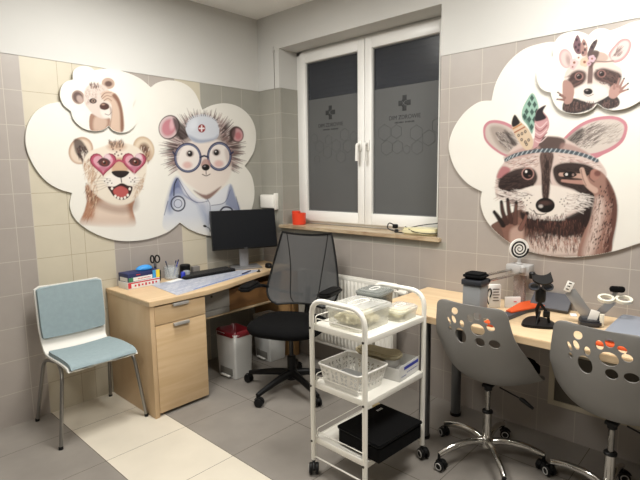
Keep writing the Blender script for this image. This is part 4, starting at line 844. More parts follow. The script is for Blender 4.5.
def shell_mesh(nu=120, nv=190, th=0.006):
    P = np.array([[tuple(shell_pt(i/nu, j/nv)) for i in range(nu+1)] for j in range(nv+1)])
    du = np.gradient(P, axis=1); dv = np.gradient(P, axis=0); N = np.cross(du, dv); N /= np.linalg.norm(N, axis=2, keepdims=True)+1e-12
    Cn = (P[:-1, :-1]+P[1:, :-1]+P[:-1, 1:]+P[1:, 1:])/4; keep = np.ones(Cn.shape[:2], bool); hid = np.full(Cn.shape[:2], -1)
    nrm = []
    for k, (x, z, rx, rz, ro) in enumerate(PAW):
        c, s_ = math.cos(ro), math.sin(ro)
        f = lambda X, Z, x=x, z=z, rx=rx, rz=rz, c=c, s_=s_: np.hypot(((X-x)*c+(Z-z)*s_)/rx, (-(X-x)*s_+(Z-z)*c)/rz)
        mk = (f(Cn[..., 0], Cn[..., 2]) < 1) & (Cn[..., 1] < -0.08); keep[mk] = False; hid[mk] = k; nrm.append(f)
    K = np.zeros((nv+2, nu+2), int); K[1:-1, 1:-1] = np.where(keep, 0, hid+1)
    for j in range(1, nv):
        for i in range(1, nu):
            h = {K[j, i], K[j, i+1], K[j+1, i], K[j+1, i+1]}
            if 0 in h and len(h) > 1:
                k = max(h)-1; x, z = PAW[k][:2]; X, Z = P[j, i, 0], P[j, i, 2]; r = float(nrm[k](X, Z))
                if r > 1e-6: P[j, i, 0] = x+(X-x)/r; P[j, i, 2] = z+(Z-z)/r
    b = MB(); A = [[b.bm.verts.new(P[j, i]) for i in range(nu+1)] for j in range(nv+1)]; B = [[b.bm.verts.new(P[j, i]+N[j, i]*th) for i in range(nu+1)] for j in range(nv+1)]
    ok = lambda i, j: 0 <= i < nu and 0 <= j < nv and keep[j, i]
    for j in range(nv):
        for i in range(nu):
            if not keep[j, i]: continue
            F = b.bm.faces.new
            F((A[j][i], A[j+1][i], A[j+1][i+1], A[j][i+1])); F((B[j][i], B[j][i+1], B[j+1][i+1], B[j+1][i]))
            if not ok(i, j-1): F((A[j][i], A[j][i+1], B[j][i+1], B[j][i]))
            if not ok(i, j+1): F((A[j+1][i+1], A[j+1][i], B[j+1][i], B[j+1][i+1]))
            if not ok(i-1, j): F((A[j+1][i], A[j][i], B[j][i], B[j+1][i]))
            if not ok(i+1, j): F((A[j][i+1], A[j+1][i+1], B[j+1][i+1], B[j][i+1]))
    for r in A+B:
        for v in r:
            if not v.link_faces: b.bm.verts.remove(v)
    return b
shell = shell_mesh().build('seat_shell', SHG, None, 45)
RINGW = mat('wheel_ring_grey', (190, 188, 184), 0.4)
pc = thing('swivel_chair', 'grey shell swivel chair with paw-print holes, nearer the trolley', 'chair', (-0.475, -2.29, 0), math.radians(-91), 'grey paw-print swivel chairs')
shell.parent = pc
b = MB(); b.slab(rrect(0.40, 0.27, 0.09, 6, 0, 0.09), 0.458, 0.528, 0.02); b.build('seat_pad', BLACKF, pc)
b = MB(); b.box((0, 0.0, 0.409), (0.05, 0.05, 0.016), 0.004); b.build('mounting_plate', BLACK, pc)
MB().lathe([(0.018, 0.402), (0.020, 0.40), (0.020, 0.385), (0.015, 0.38)], seg=18).build('lift_cover', BLACK, pc)
MB().lathe([(0.0135, 0.27), (0.0135, 0.385)], seg=16).build('gas_lift', mat('grey_steel_rod', (150, 148, 144), 0.22, metal=1.0), pc)
MB().lathe([(0.024, 0.275), (0.027, 0.272), (0.027, 0.263), (0.022, 0.262)], seg=18).build('collar', BLACK, pc)
MB().lathe([(0.0225, 0.09), (0.0225, 0.263)], seg=18).build('column', CHROME, pc)
MB().lathe([(0.028, 0.075), (0.034, 0.08), (0.034, 0.122), (0.024, 0.128)], seg=20).build('hub', CHROME, pc)
star(pc, 5, 0.275, math.radians(149+91), 0.1, [0.017, 0.0125], lambda p, xy, a: caster_black(p, xy, a, 0.026, RINGW, 0.082), CHROME, [(0.02, 0.105), (0.09, 0.118), (0.19, 0.108), (0.275, 0.078)])
MB().tube([(0.05, 0.02, 0.405), (0.15, 0.03, 0.375)], 0.004, 8).tube([(0.15, 0.03, 0.375), (0.165, 0.032, 0.368), (0.215, 0.037, 0.338)], [0.007, 0.011, 0.007], 10).build('height_lever', BLACK, pc)
pc2 = copy_tree(pc); pc2.location = (-0.490, -2.852, 0); pc2.rotation_euler = (0, 0, math.radians(-96))
pc2['label'] = 'grey shell swivel chair with paw-print holes, cut off by the right edge'

# ------------------------------------------------------------------ right desk
rd = thing('desk', 'light oak desk on round steel legs along the window wall', 'desk', (-0.3, -2.6, 0))
def R_(o): o.location = (0.3, 2.6, 0); return o
R_(MB().slab([(-0.605, -1.655), (-0.002, -1.655), (-0.002, -3.60), (-0.605, -3.60)], DT-0.036, DT, 0.003).build('desktop', wood_mat('desk_oak', (208, 180, 142), (220, 195, 160), sc=(22, 1.5, 22)), rd))
for x, y in ((-0.49, -1.93), (-0.134, -1.94), (-0.49, -3.45), (-0.134, -3.45)):
    b = MB(); b.lathe([(0.030, 0.018), (0.030, DT-0.037)], (x, y, 0), 24); b.mat(1).lathe([(0.033, 0.0), (0.033, 0.018), (0.030, 0.018)], (x, y, 0), 24)
    R_(b.build('leg', [mat('brushed_leg', (118, 120, 122), 0.3, metal=0.9), BLACK], rd))
# wall hatch under it
hb = thing('access_hatch', 'low cream frame with dark panel on the wall under the right desk', 'hatch', (-0.01, -2.8, 0.19))
fy0, fy1, fz0, fz1 = 0.36, -0.36, 0.0, 0.33
b = MB()
for y0_, y1_, z0_, z1_ in ((fy0, fy0-0.03, fz0, fz1), (fy1, fy1+0.03, fz0, fz1), (fy0-0.0301, fy1+0.0301, fz0, fz0+0.028), (fy0-0.0301, fy1+0.0301, fz1-0.028, fz1)): b.bb(-0.006, 0.008, y0_, y1_, z0_, z1_)
b.build('frame', mat('cream_trim', (196, 186, 164), 0.5), hb)
MB().bb(0.002, 0.008, fy0-0.03, fy1+0.03, fz0+0.028, fz1-0.028).build('panel', mat('dark_panel', (84, 78, 66), 0.6), hb)

# ------------------------------------------------------------------ radiator
ra = thing('radiator', 'white panel radiator under the window behind the office chair', 'radiator', (-0.02, -1.0, 0.18))
b = MB(); RZ = 0.565; ya, yb = 0.47, -0.445
def rad_fn(u, v):
    y = ya+(yb-ya)*u; ph = (u*27) % 1.0; e = 0.010*(1 if 0.28 < ph < 0.72 else 0 if (ph < 0.12 or ph > 0.88) else (ph-0.12)/0.16 if ph < 0.5 else (0.88-ph)/0.16)
    k = min(1, min(v, 1-v)/0.05); return Vector((-0.078-e*k, y, 0.02+RZ*v*0.93))
b.surf(rad_fn, 27*8, 24); b.build('front_panel', ENAMEL, ra, 50)
b = MB(); b.bb(-0.078, -0.030, ya, ya-0.004, 0.0, RZ, 0.001); b.bb(-0.078, -0.030, yb+0.004, yb, 0.0, RZ, 0.001); b.bb(-0.036, -0.030, ya-0.004, yb+0.004, 0.01, RZ-0.01)
b.bb(-0.080, -0.030, ya, yb, 0.0, 0.018, 0.003)
b.build('casing', ENAMEL, ra)
b = MB(); b.bb(-0.080, -0.072, ya, yb, RZ-0.028, RZ, 0.002); b.bb(-0.036, -0.028, ya, yb, RZ-0.028, RZ, 0.002)
for i in range(60): y = ya-0.008-i*(ya-yb-0.016)/59; b.bb(-0.072, -0.036, y-0.003, y+0.003, RZ-0.006, RZ-0.002)
b.build('top_grille', ENAMEL, ra)
b = MB(); b.cyl((-0.055, yb, RZ-0.05), (-0.055, yb-0.03, RZ-0.05), 0.008); b.lathe([(0.012, -0.476), (0.019, -0.480), (0.021, -0.515), (0.017, -0.540), (0.010, -0.545)][::-1], (-0.055, 0, RZ-0.05), 18, 'y')
b.build('thermostat_valve', mat('valve_white', (226, 222, 212), 0.35), ra)
MB().tube(bent([(-0.055, yb-0.02, RZ-0.05), (-0.055, yb-0.02, 0.30), (-0.0, yb-0.02, 0.28)], 0.02), 0.007, 8).build('pipe', ENAMEL, ra)
for y in (ya-0.15, yb+0.15): MB().bb(-0.03, 0.0185, y-0.012, y+0.012, 0.08, 0.45, 0.002).build('bracket', ENAMEL, ra)

# ------------------------------------------------------------------ trolley
tx0, tx1, ty0, ty1 = -0.245, 0.236, 0.168, -0.160
tr = thing('trolley', 'white metal three-tier trolley on black casters in mid room', 'trolley', (-0.908, -1.864, 0), math.radians(-1.0))
for x in (tx0, tx1):
    P = bent([(x, ty0, 0.07), (x, ty0, 0.895), (x, ty1, 0.895), (x, ty1, 0.07)], 0.085, 8)
    MB().tube(P, 0.0125, 14).build('hoop', ENAMEL, tr)
    MB().tube([(x, ty0, 0.088), (x, ty1, 0.088)], 0.004, 8).build('cross_rod', ENAMEL, tr)
SHZ = (0.767, 0.473, 0.184)
for z in SHZ:
    b = MB(); b.bb(tx0+0.012, tx1-0.012, ty1-0.002, ty0+0.002, z-0.006, z, 0.001)
    for a0, a1, b0, b1 in ((tx0+0.010, tx1-0.010, ty1-0.006, ty1-0.002), (tx0+0.010, tx1-0.010, ty0+0.002, ty0+0.006), (tx0+0.008, tx0+0.012, ty1-0.006, ty0+0.006), (tx1-0.012, tx1-0.008, ty1-0.006, ty0+0.006)): b.bb(a0, a1, b0, b1, z-0.026, z+0.003, 0.001)
    so = b.build('shelf', ENAMEL, tr)
    b = MB(); b.tube(bent([(tx0+0.02, ty0-0.006, z+0.001), (tx0+0.02, ty0-0.006, z+0.042), (tx1-0.02, ty0-0.006, z+0.042), (tx1-0.02, ty0-0.006, z+0.001)], 0.015), 0.0026, 6)
    b.tube(bent([(tx0+0.018, ty1+0.012, z+0.001), (tx0+0.018, ty1+0.012, z+0.030), (tx0+0.018, ty0-0.012, z+0.030), (tx0+0.018, ty0-0.012, z+0.001)], 0.012), 0.0026, 6)
    b.build('guard_rail', ENAMEL, so)
    b = MB()
    for x, sx in ((tx0, -1), (tx1, 1)):
        for y, sy in ((ty0, 1), (ty1, -1)): MB().tube([(x+sx*0.012, y, z-0.012), (x+sx*0.0155, y, z-0.012)], 0.006, 10).build('bolt', mat('bolt_dark', (70, 66, 60), 0.4, metal=0.7), so)
for i, (x, y) in enumerate(((tx0, ty0), (tx0, ty1), (tx1, ty0), (tx1, ty1))): caster_black(tr, (x, y), [3.9, 4.1, 0.4, 4.3][i], 0.028, RINGW, 0.085)
TM = Matrix.Translation((-0.908, -1.864, 0)) @ Matrix.Rotation(math.radians(-1.0), 4, 'Z')
def on_tr(x, y, z): v = TM @ Vector((x, y, z)); return (v.x, v.y, v.z)
# plastic food-type boxes
TUB = clear('translucent_tub', (222, 220, 206), 0.56, 0.2); LID = clear('clear_lid', (236, 236, 232), 0.58, 0.15)
def tub(label, loc, rz, w, d, h, cont, ccol, ridge=True, lidm=None, tm=None):
    t = thing('storage_box', label, 'plastic box', loc, rz, 'lidded plastic boxes on the top shelf')
    b = MB(); b.rings([[(x*f, y*f, z) for x, y in rrect(w, d, 0.03, 5)] for f, z in ((0.84, 0.003), (0.90, 0.0), (0.91, 0.004), (0.97, h-0.012), (0.985, h-0.010), (0.985, h-0.003))], True, False); b.build('tub', tm or TUB, t)
    b = MB(); b.rings([[(x*f, y*f, z) for x, y in rrect(w, d, 0.03, 5)] for f, z in ((1.0, h-0.012), (1.02, h-0.010), (1.02, h), (1.0, h+0.003), (0.90, h+0.003), (0.88, h+0.010), (0.84, h+0.011))], False, True); lo = b.build('lid', lidm or LID, t)
    if ridge:
        b = MB(); b.tube([(x, y, h+0.0125) for x, y in rrect(w*0.5, d*0.22, 0.02, 5)], 0.003, 6, closed=True); b.build('lid_ridge', WHITE_PL, lo)
    rg = random.Random(int(w*1000)); b = MB()
    for k in range(cont):
        cx, cy, cz = rg.uniform(-w*0.30, w*0.30), rg.uniform(-d*0.26, d*0.26), rg.uniform(0.02, h*0.62); R = rg.uniform(0.022, 0.034)
        ax = Matrix.Rotation(rg.uniform(0, PI), 4, 'Z') @ Matrix.Rotation(rg.uniform(-0.6, 0.6), 4, 'X'); rs = []
        for i in range(6):
            f = math.sin((i+0.6)/6.2*PI); rs.append([tuple(Matrix.Translation((cx, cy, max(cz, R*0.75+0.006))) @ ax @ Vector(((i-2.5)*R*0.5, math.cos(q)*R*0.75*f*rg.uniform(0.85, 1.1), math.sin(q)*R*0.55*f))) for q in [2*PI*j/8 for j in range(8)]])
        b.rings(rs)
    c = b.build('contents', mat('contents_'+'_'.join(map(str, ccol)), ccol, 0.9), t, 70); c['kind'] = 'stuff'
    return t
tub('large clear lidded box of cream bundles at the left of the trolley top', on_tr(-0.085, 0.005, SHZ[0]+0.0005), 0.0, 0.258, 0.225, 0.098, 34, (226, 218, 186))
tub('dark-grey filled lidded plastic box at the back of the trolley top', on_tr(0.132, 0.074, SHZ[0]+0.0005), 0.1, 0.165, 0.155, 0.116, 26, (62, 68, 62), lidm=clear('smoky_lid', (150, 154, 150), 0.35, 0.2), tm=clear('smoky_tub', (70, 76, 72), 0.18, 0.2))
tub('small low lidded box of pale sticks at the right of the trolley top', on_tr(0.138, -0.082, SHZ[0]+0.0005), 0.05, 0.172, 0.125, 0.052, 14, (230, 222, 180))
# perforated basket
bk = thing('plastic_basket', 'white perforated plastic basket on the middle trolley shelf', 'basket', on_tr(-0.128, 0.008, SHZ[1]+0.0005), math.radians(-2))
BW, BD, BH = 0.21, 0.25, 0.105
def slots(nc, nr):
    def keep(i, j):
        if j < 3 or j >= nr-3: return True
        g = i % 12
        if g < 2 or g > 9: return True
        jj = (j-3); row = jj//5; r = jj % 5
        if r == 0: return True
        d = abs((g-5.5))
        if 5 <= g <= 6: return True
        return not (((g+r+row) % 3 != 0))
    return keep
for k, (w_, dd_) in enumerate(((BD, BW), (BW, BD), (BD, BW), (BW, BD))):
    def wall(u, v, w_=w_, dd_=dd_):
        f = 0.84+0.16*v; return Vector(((u-0.5)*w_*f, -dd_/2*f, 0.002+(BH-0.004)*v))
    nc = 48; b = MB(); b.surf(wall, nc, 20, -0.0018, slots(nc, 20)); b.xf(Matrix.Rotation(PI/2*k+PI/2, 4, 'Z')); b.build('basket_side', WHITE_PL, bk)
b = MB(); b.bb(-BW/2*0.84, BW/2*0.84, -BD/2*0.84, BD/2*0.84, 0.0, 0.003); b.build('basket_base', WHITE_PL, bk)
b = MB(); b.tube([(x, y, BH) for x, y in rrect(BW+0.012, BD+0.012, 0.018, 5)], 0.005, 8, closed=True); b.build('rim', WHITE_PL, bk)
tag(MB().box((0, 0, 0.025), (0.12, 0.17, 0.04), 0.012).build('wet_wipe_pack', mat('pale_pack', (196, 200, 204), 0.4), None, loc=on_tr(-0.132, 0.01, SHZ[1]+0.0045)), 'pale packet lying inside the white perforated basket', 'packet')
# glove box and foam wedge
cb = thing('carton', 'white carton with a blue stripe on the middle trolley shelf', 'box', on_tr(0.135, -0.085, SHZ[1]+0.0005), math.radians(4))
b = MB(); cw, cd, ch = 0.20, 0.115, 0.078
for x0_, x1_, y0_, y1_, z1_ in ((-cw/2, cw/2, -cd/2, -cd/2+0.002, ch), (-cw/2, cw/2, cd/2-0.002, cd/2, ch*0.9), (-cw/2, -cw/2+0.002, -cd/2, cd/2, ch*0.8), (cw/2-0.002, cw/2, -cd/2, cd/2, ch*0.9)): b.bb(x0_, x1_, y0_, y1_, 0, z1_)
b.bb(-cw/2, cw/2, -cd/2, cd/2, 0, 0.002); b.build('carton_body', mat('white_card', (222, 221, 218), 0.7), cb)
b = MB(); b.bb(-0.06, 0.085, -cd/2-0.0008, -cd/2-0.0001, 0.050, 0.066); b.build('blue_stripe', mat('print_blue', (52, 62, 168), 0.5), cb)
b = MB()
for i in range(7): b.bb(-0.085+i*0.007, -0.081+i*0.007, -cd/2-0.0008, -cd/2-0.0001, 0.018, 0.024); 
for i in range(10): b.bb(-0.03+i*0.011, -0.022+i*0.011, -cd/2-0.0009, -cd/2-0.0001, 0.028+0.002*(i % 2), 0.033)
b.build('small_print', mat('print_greyblue', (120, 128, 170), 0.6), cb)
tag(MB().bb(-0.06, 0.06, -0.07, 0.07, 0, 0.074, 0.006).build('card_tray', mat('beige_card', (172, 162, 138), 0.8), None, loc=on_tr(0.12, 0.062, SHZ[1]+0.0005)), 'beige cardboard tray under the foam sole on the trolley', 'tray')
b = MB(); sole = [(-0.115, 0.0), (-0.10, 0.035), (-0.04, 0.045), (0.03, 0.040), (0.09, 0.050), (0.125, 0.02), (0.12, -0.025), (0.07, -0.045), (0.0, -0.035), (-0.07, -0.04), (-0.105, -0.03)]
b.slab([tuple(p[:2]) for p in smooth_loop([Vector((x*1.05, y*1.25, 0)) for x, y in sole], 4)], 0, 0.028, 0.009); b.xf(Matrix.Rotation(math.radians(-82), 4, 'Z'))
tag(b.build('foam_insole', mat('beige_foam', (176, 166, 138), 0.9, bump=0.3), None, loc=on_tr(0.105, 0.035, SHZ[1]+0.080)), 'beige foam insole shape lying above the cardboard tray', 'insole')
# black case
bg = thing('carrying_case', 'black fabric case lying askew on the lowest trolley shelf', 'bag', on_tr(-0.052, -0.100, SHZ[2]+0.0045), math.radians(-4))
b = MB(); b.slab(rrect(0.325, 0.26, 0.012, 3), 0.0, 0.082, 0.010); b.build('case_body', BLACKF, bg)
b = MB(); b.slab(rrect(0.335, 0.272, 0.014, 3), 0.083, 0.093, 0.004); lido = b.build('case_flap', BLACKF, bg)
b = MB(); b.tube([(x, y, 0.0825) for x, y in rrect(0.332, 0.266, 0.013, 3)], 0.0018, 6, closed=True); b.build('zip', BLACK, bg)
b = MB()
for i in range(4): b.bb(0.085+i*0.011, 0.093+i*0.011, 0.085, 0.099, 0.0932, 0.0936)
b.build('logo_print', mat('logo_white', (205, 205, 205), 0.5), lido)
b = MB(); b.tube([(0.17, -0.10, 0.03), (0.195, -0.08, 0.012), (0.19, 0.0, 0.012), (0.172, 0.04, 0.04)], 0.008, 8, flat=0.4); b.build('carry_strap', BLACKF, bg)
tag(MB().lathe([(0.018, 0.0), (0.022, 0.001), (0.022, 0.035), (0.018, 0.036)], seg=24).build('tape_roll', mat('beige_tape', (206, 186, 140), 0.6), None, loc=on_tr(0.20, 0.115, SHZ[2]+0.0005)), 'beige roll of tape behind the black case on the lowest shelf', 'tape roll')

# ------------------------------------------------------------------ bins
def bin_(label, loc, rz, bag):
    t = thing('waste_bin', label, 'waste bin', loc, rz)
    w_, d_, h_ = 0.18, 0.23, 0.340; b = MB()
    b.rings([[(x*f, y*f, z) for x, y in rrect(w_, d_, 0.02, 4)] for f, z in ((0.86, 0.0), (0.90, 0.004), (0.99, h_-0.02), (1.0, h_), (0.96, h_), (0.95, h_-0.03), (0.86, 0.02))]); b.build('bin_body', mat('bin_white', (208, 208, 205), 0.4), t)
    b = MB(); b.bb(-0.088, -0.080, -0.07, 0.07, 0.02, 0.075, 0.004); b.build('recess', mat('bin_recess', (120, 118, 112), 0.6), t)
    b = MB(); b.bb(-0.104, -0.078, -0.05, 0.05, 0.012, 0.024, 0.004); b.build('pedal', WHITE_PL, t)
    if bag:
        b = MB(); rg = random.Random(4); rs = []
        for f, z in ((1.015, h_-0.018), (1.02, h_-0.004), (1.01, h_+0.006), (0.92, h_+0.012), (0.80, h_-0.01), (0.62, h_-0.06), (0.3, h_-0.10)):
            rs.append([(x*f+rg.uniform(-.004, .004), y*f+rg.uniform(-.004, .004), z+rg.uniform(-0.008, 0.008)) for x, y in rrect(w_, d_, 0.03, 7)])
        b.rings(rs, False, True); b.build('bin_liner', mat('red_liner', (98, 18, 26), 0.35, bump=0.6, bscale=30), t, 60)
    else:
        b = MB(); b.slab(rrect(w_*1.02, d_*1.02, 0.02, 4), h_+0.001, h_+0.02, 0.005); b.build('bin_lid', mat('bin_white', (208, 208, 205), 0.4), t)
    return t
bin_('white pedal bin with a red liner under the left desk', (-0.640, -0.385, 0), math.radians(2), True)
bin_('white pedal bin without liner behind the office chair seat', (-0.235, -0.325, 0), math.radians(-4), False)

# ------------------------------------------------------------------ monitor, keyboard, desk things
mo = thing('monitor', 'black flat monitor on a silver stand on the left desk', 'monitor', (-0.355, -0.190, DT), math.radians(-24.9))
SIL = mat('silver_plastic', (150, 150, 152), 0.35, metal=0.5)
tilt = Matrix.Translation((0, 0.0, 0.321)) @ Matrix.Rotation(math.radians(-12), 4, 'X')
b = MB(); b.box((0, 0.012, 0), (0.53, 0.022, 0.316), 0.004); b.box((0, 0.030, -0.01), (0.34, 0.024, 0.20), 0.01); b.xf(tilt).build('housing', BLACK, mo)
b = MB(); b.box((0, 0.0004, 0.004), (0.516, 0.001, 0.298)); b.xf(tilt).build('screen', BLACKM, mo)
b = MB(); b.tube([(0.012*math.cos(q), -0.0002, -0.1515+0.0045*math.sin(q)) for q in [2*PI*i/16 for i in range(16)]], 0.0009, 5, closed=True); b.xf(tilt).build('emblem', SIL, mo)
b = MB(); b.box((0, 0.055, 0.15), (0.075, 0.018, 0.30), 0.005); b.box((0, 0.045, 0.27), (0.09, 0.03, 0.05), 0.006); b.build('stand_neck', SIL, mo)
b = MB(); b.slab(rrect(0.24, 0.18, 0.008, 3, 0.01, 0.045), 0.0, 0.013, 0.004); b.build('stand_base', SIL, mo)
kb = thing('keyboard', 'black keyboard lying below the monitor on the left desk', 'keyboard', (-0.70, -0.145, DT+0.0005), math.radians(-2))
MB().box((0, 0, 0.009), (0.44, 0.145, 0.016), 0.005).build('keyboard_case', BLACK, kb)
b = MB()
for r in range(6):
    for c in range(21): b.box((-0.209+c*0.0209, -0.058+r*0.0222, 0.0205), (0.0175, 0.0185, 0.007), 0.0015, None, 1)
b.build('key_block', mat('key_black', (28, 28, 30), 0.5), kb)
ms = MB(); ms.rings([[(0.030*f*math.cos(q), 0.052*f*math.sin(q), z) for q in [2*PI*i/22 for i in range(22)]] for f, z in ((0.92, 0), (1, 0.006), (0.95, 0.02), (0.75, 0.031), (0.35, 0.036))])
tag(ms.build('computer_mouse', BLACK, None, 60, (-0.205, -0.300, DT+0.0005)), 'small black mouse beside the monitor base on the left desk', 'mouse').rotation_euler = (0, 0, -0.5)
# schedule sheet (printed table in pale blue) with its ruled lines in the material
PAP = bpy.data.materials.new('printed_schedule'); PAP.use_nodes = True; nt = PAP.node_tree; n = nt.nodes; l = nt.links
tc = n.new('ShaderNodeTexCoord'); br = n.new('ShaderNodeTexBrick'); br.inputs['Scale'].default_value = 1.0; br.inputs['Brick Width'].default_value = 0.07; br.inputs['Row Height'].default_value = 0.026; br.inputs['Mortar Size'].default_value = 0.0022
br.inputs['Color1'].default_value = rgb(200, 202, 210); br.inputs['Color2'].default_value = rgb(172, 178, 194); br.inputs['Mortar'].default_value = rgb(132, 142, 168)
l.new(tc.outputs['Object'], br.inputs['Vector']); l.new(br.outputs['Color'], n['Principled BSDF'].inputs['Base Color']); n['Principled BSDF'].inputs['Roughness'].default_value = 0.35
q = [on(2, DT+0.002, *p) for p in ((148, 284), (177, 295.2), (263, 269.5), (237, 267))]
q[3] = on(2, DT+0.002, 240, 270); q[0] = on(2, DT+0.002, 150, 284.5)
cx = sum(p[0] for p in q)/4; cy = sum(p[1] for p in q)/4; an = math.atan2(q[2][1]-q[1][1], q[2][0]-q[1][0]); RM = Matrix.Rotation(-an, 4, 'Z')
ol = [(RM @ Vector((p[0]-cx, p[1]-cy, 0)))[:2] for p in q]
sh = MB().slab(ol, 0.0, 0.0016).build('schedule_sheet', PAP); sh.location = (cx, cy, DT+0.0005); sh.rotation_euler = (0, 0, an)
tag(sh, 'long pale blue printed schedule sheet along the front edge of the left desk', 'paper')
b = MB(); b.bb(-0.30, 0.30, -0.006, 0.006, 0.0017, 0.0021); bl = b.build('blue_border', mat('border_blue', (58, 104, 176), 0.4), sh)
bl.location = (0.5*(ol[1][0]+ol[2][0]), ol[1][1]+0.018, 0)
def flat(name, label, cat, loc, w_, d_, rz, m_, h_=0.0008):
    o = MB().box((0, 0, h_/2), (w_, d_, h_)).build(name, m_, None, loc=loc); o.rotation_euler = (0, 0, rz); return tag(o, label, cat)
flat('paper_slip', 'small white slip of paper left of the keyboard', 'paper', (-0.985, -0.165, DT+0.0026), 0.13, 0.05, 0.25, mat('white_paper', (236, 236, 234), 0.7))
pn = thing('pen', 'dark blue pen on the sheet in front of the monitor', 'pen', (-0.47, -0.345, DT+0.0075), 0.35)
MB().tube([(-0.065, 0, 0), (0.055, 0, 0)], 0.0042, 10).build('barrel', mat('navy_plastic', (28, 34, 80), 0.3), pn); MB().tube([(0.055, 0, 0), (0.068, 0, 0)], [0.0042, 0.001], 10).build('tip', BLACK, pn)
us = thing('usb_dongle', 'small black plug with a loop lying before the monitor stand', 'plug', (-0.365, -0.365, DT+0.0005), 0.8)
MB().box((0, 0, 0.006), (0.035, 0.014, 0.011), 0.003).build('plug_body', BLACK, us); MB().tube([(-0.018+0.014*math.cos(q)-0.012, 0.014*math.sin(q), 0.0035) for q in [2*PI*i/16 for i in range(16)]], 0.0022, 6, closed=True).build('cord_loop', BLACK, us)
# glove cartons
WC = mat('white_card', (222, 221, 218), 0.7); REDP = mat('print_red', (190, 52, 60), 0.5); NAVY = mat('carton_navy', (30, 40, 86), 0.5); YEL = mat('carton_yellow', (232, 204, 60), 0.5); CYAN = mat('carton_cyan', (60, 150, 206), 0.5)
c1 = thing('glove_carton', 'white and red glove carton, lower of the two cartons on the left desk', 'box', (-1.225, -0.115, DT+0.0005), math.radians(3), 'glove cartons on the left desk')
MB().bb(-0.12, 0.12, -0.062, 0.062, 0, 0.048, 0.001).build('carton_body', WC, c1)
b = MB(); b.bb(-0.118, 0.118, -0.0632, -0.0622, 0.036, 0.044); b.bb(-0.118, -0.095, -0.0632, -0.0622, 0.006, 0.036)
for i in range(7): b.box((-0.065+i*0.026, -0.0627, 0.020), (0.013, 0.001, 0.018 if i % 2 else 0.012), 0.0003)
b.build('red_print', REDP, c1)
c2 = thing('glove_carton', 'navy and white glove carton with yellow end, upper of the two cartons', 'box', (-1.222, -0.115, DT+0.049), math.radians(5), 'glove cartons on the left desk')
MB().bb(-0.12, 0.12, -0.06, 0.06, 0, 0.056, 0.001).build('carton_body', NAVY, c2)
b = MB(); b.bb(-0.118, 0.06, -0.0612, -0.0602, 0.003, 0.028); b.bb(-0.1212, -0.1202, -0.05, 0.04, 0.004, 0.03); b.build('white_panel', WC, c2)
b = MB(); b.bb(0.064, 0.088, -0.0612, -0.0602, 0.001, 0.055); b.build('cyan_panel', CYAN, c2)
b = MB(); b.bb(0.090, 0.119, -0.0612, -0.0602, 0.001, 0.055); b.build('yellow_panel', YEL, c2)
b = MB(); b.bb(-0.118, -0.085, -0.0616, -0.0612, 0.003, 0.028); b.build('green_panel', mat('carton_green', (60, 130, 90), 0.5), c2)
b = MB()
for i in range(9): b.bb(-0.05+i*0.011, -0.043+i*0.011, -0.0616, -0.0612, 0.012, 0.018)
b.bb(-0.06, -0.03, -0.0612, -0.0602, 0.040, 0.046)
b.build('small_print', REDP, c2)
b = MB(); rg = random.Random(9)
b.rings([[(0.058*f*math.cos(q)*(1+0.1*math.sin(3*q)), 0.034*f*math.sin(q)*(1+0.12*math.cos(2*q)), z) for q in [2*PI*i/20 for i in range(20)]] for f, z in ((0.8, 0), (1, 0.008), (0.9, 0.02), (0.6, 0.031), (0.25, 0.035))])
tag(b.build('nitrile_glove', mat('glove_blue', (58, 146, 218), 0.5, bump=0.4, bscale=60), None, 60, (-1.185, -0.12, DT+0.1055)), 'bunched bright blue glove on top of the cartons', 'glove')
# scissors in a black cup
cp = thing('pencil_cup', 'small black cup holding scissors, right of the glove cartons', 'pencil cup', (-1.068, -0.06, DT+0.0005))
MB().lathe([(0.028, 0.0), (0.030, 0.002), (0.033, 0.075), (0.030, 0.075), (0.027, 0.004)], seg=24).build('cup_wall', BLACK, cp)
sc = thing('scissors', 'black-handled scissors standing upright in the small cup', 'scissors', (-1.072, -0.06, DT+0.012), math.radians(-30))
for s in (-1, 1):
    c = (s*0.017, 0, 0.148); MB().tube([(c[0]+(0.0135+0.002*s)*math.cos(q), 0, c[2]+0.026*math.sin(q)) for q in [2*PI*i/22 for i in range(22)]], 0.0055, 8, closed=True).build('handle', BLACK, sc)
    MB().box((s*0.004, s*0.0015, 0.068), (0.010, 0.0015, 0.125), 0.0005, Matrix.Rotation(s*0.03, 4, 'Y')).build('blade', CHROME, sc)
CLR = clear('clear_glass', (214, 220, 222), 0.72, 0.05)
gl = thing('glass_jar', 'clear glass jar with pens on the left desk', 'jar', (-0.955, -0.075, DT+0.0005))
MB().lathe([(0.044, 0.0), (0.052, 0.004), (0.054, 0.085), (0.052, 0.092), (0.049, 0.090), (0.049, 0.008)], seg=28).build('jar_wall', CLR, gl)
for i, (dx, dy, lx_, ly_, c) in enumerate(((0.01, 0.0, 0.045, -0.01, (40, 60, 160)), (-0.012, 0.008, -0.03, 0.0, (60, 64, 70)), (0.0, -0.012, 0.02, -0.02, (130, 132, 136)))):
    p = thing('pen', ['blue pen leaning out of the glass jar', 'dark pen leaning left in the glass jar', 'grey pen leaning in the glass jar'][i], 'pen', (-0.945+dx, -0.065+dy, DT+0.012))
    MB().tube([(0, 0, 0), (lx_*0.85, ly_*0.85, 0.105)], 0.004, 8).build('barrel', mat('pen_%d' % c[2], c, 0.4), p); MB().tube([(lx_*0.85, ly_*0.85, 0.105), (lx_, ly_, 0.122)], 0.0046, 8).build('pen_cap', mat('navy_plastic', (28, 34, 80), 0.3), p)
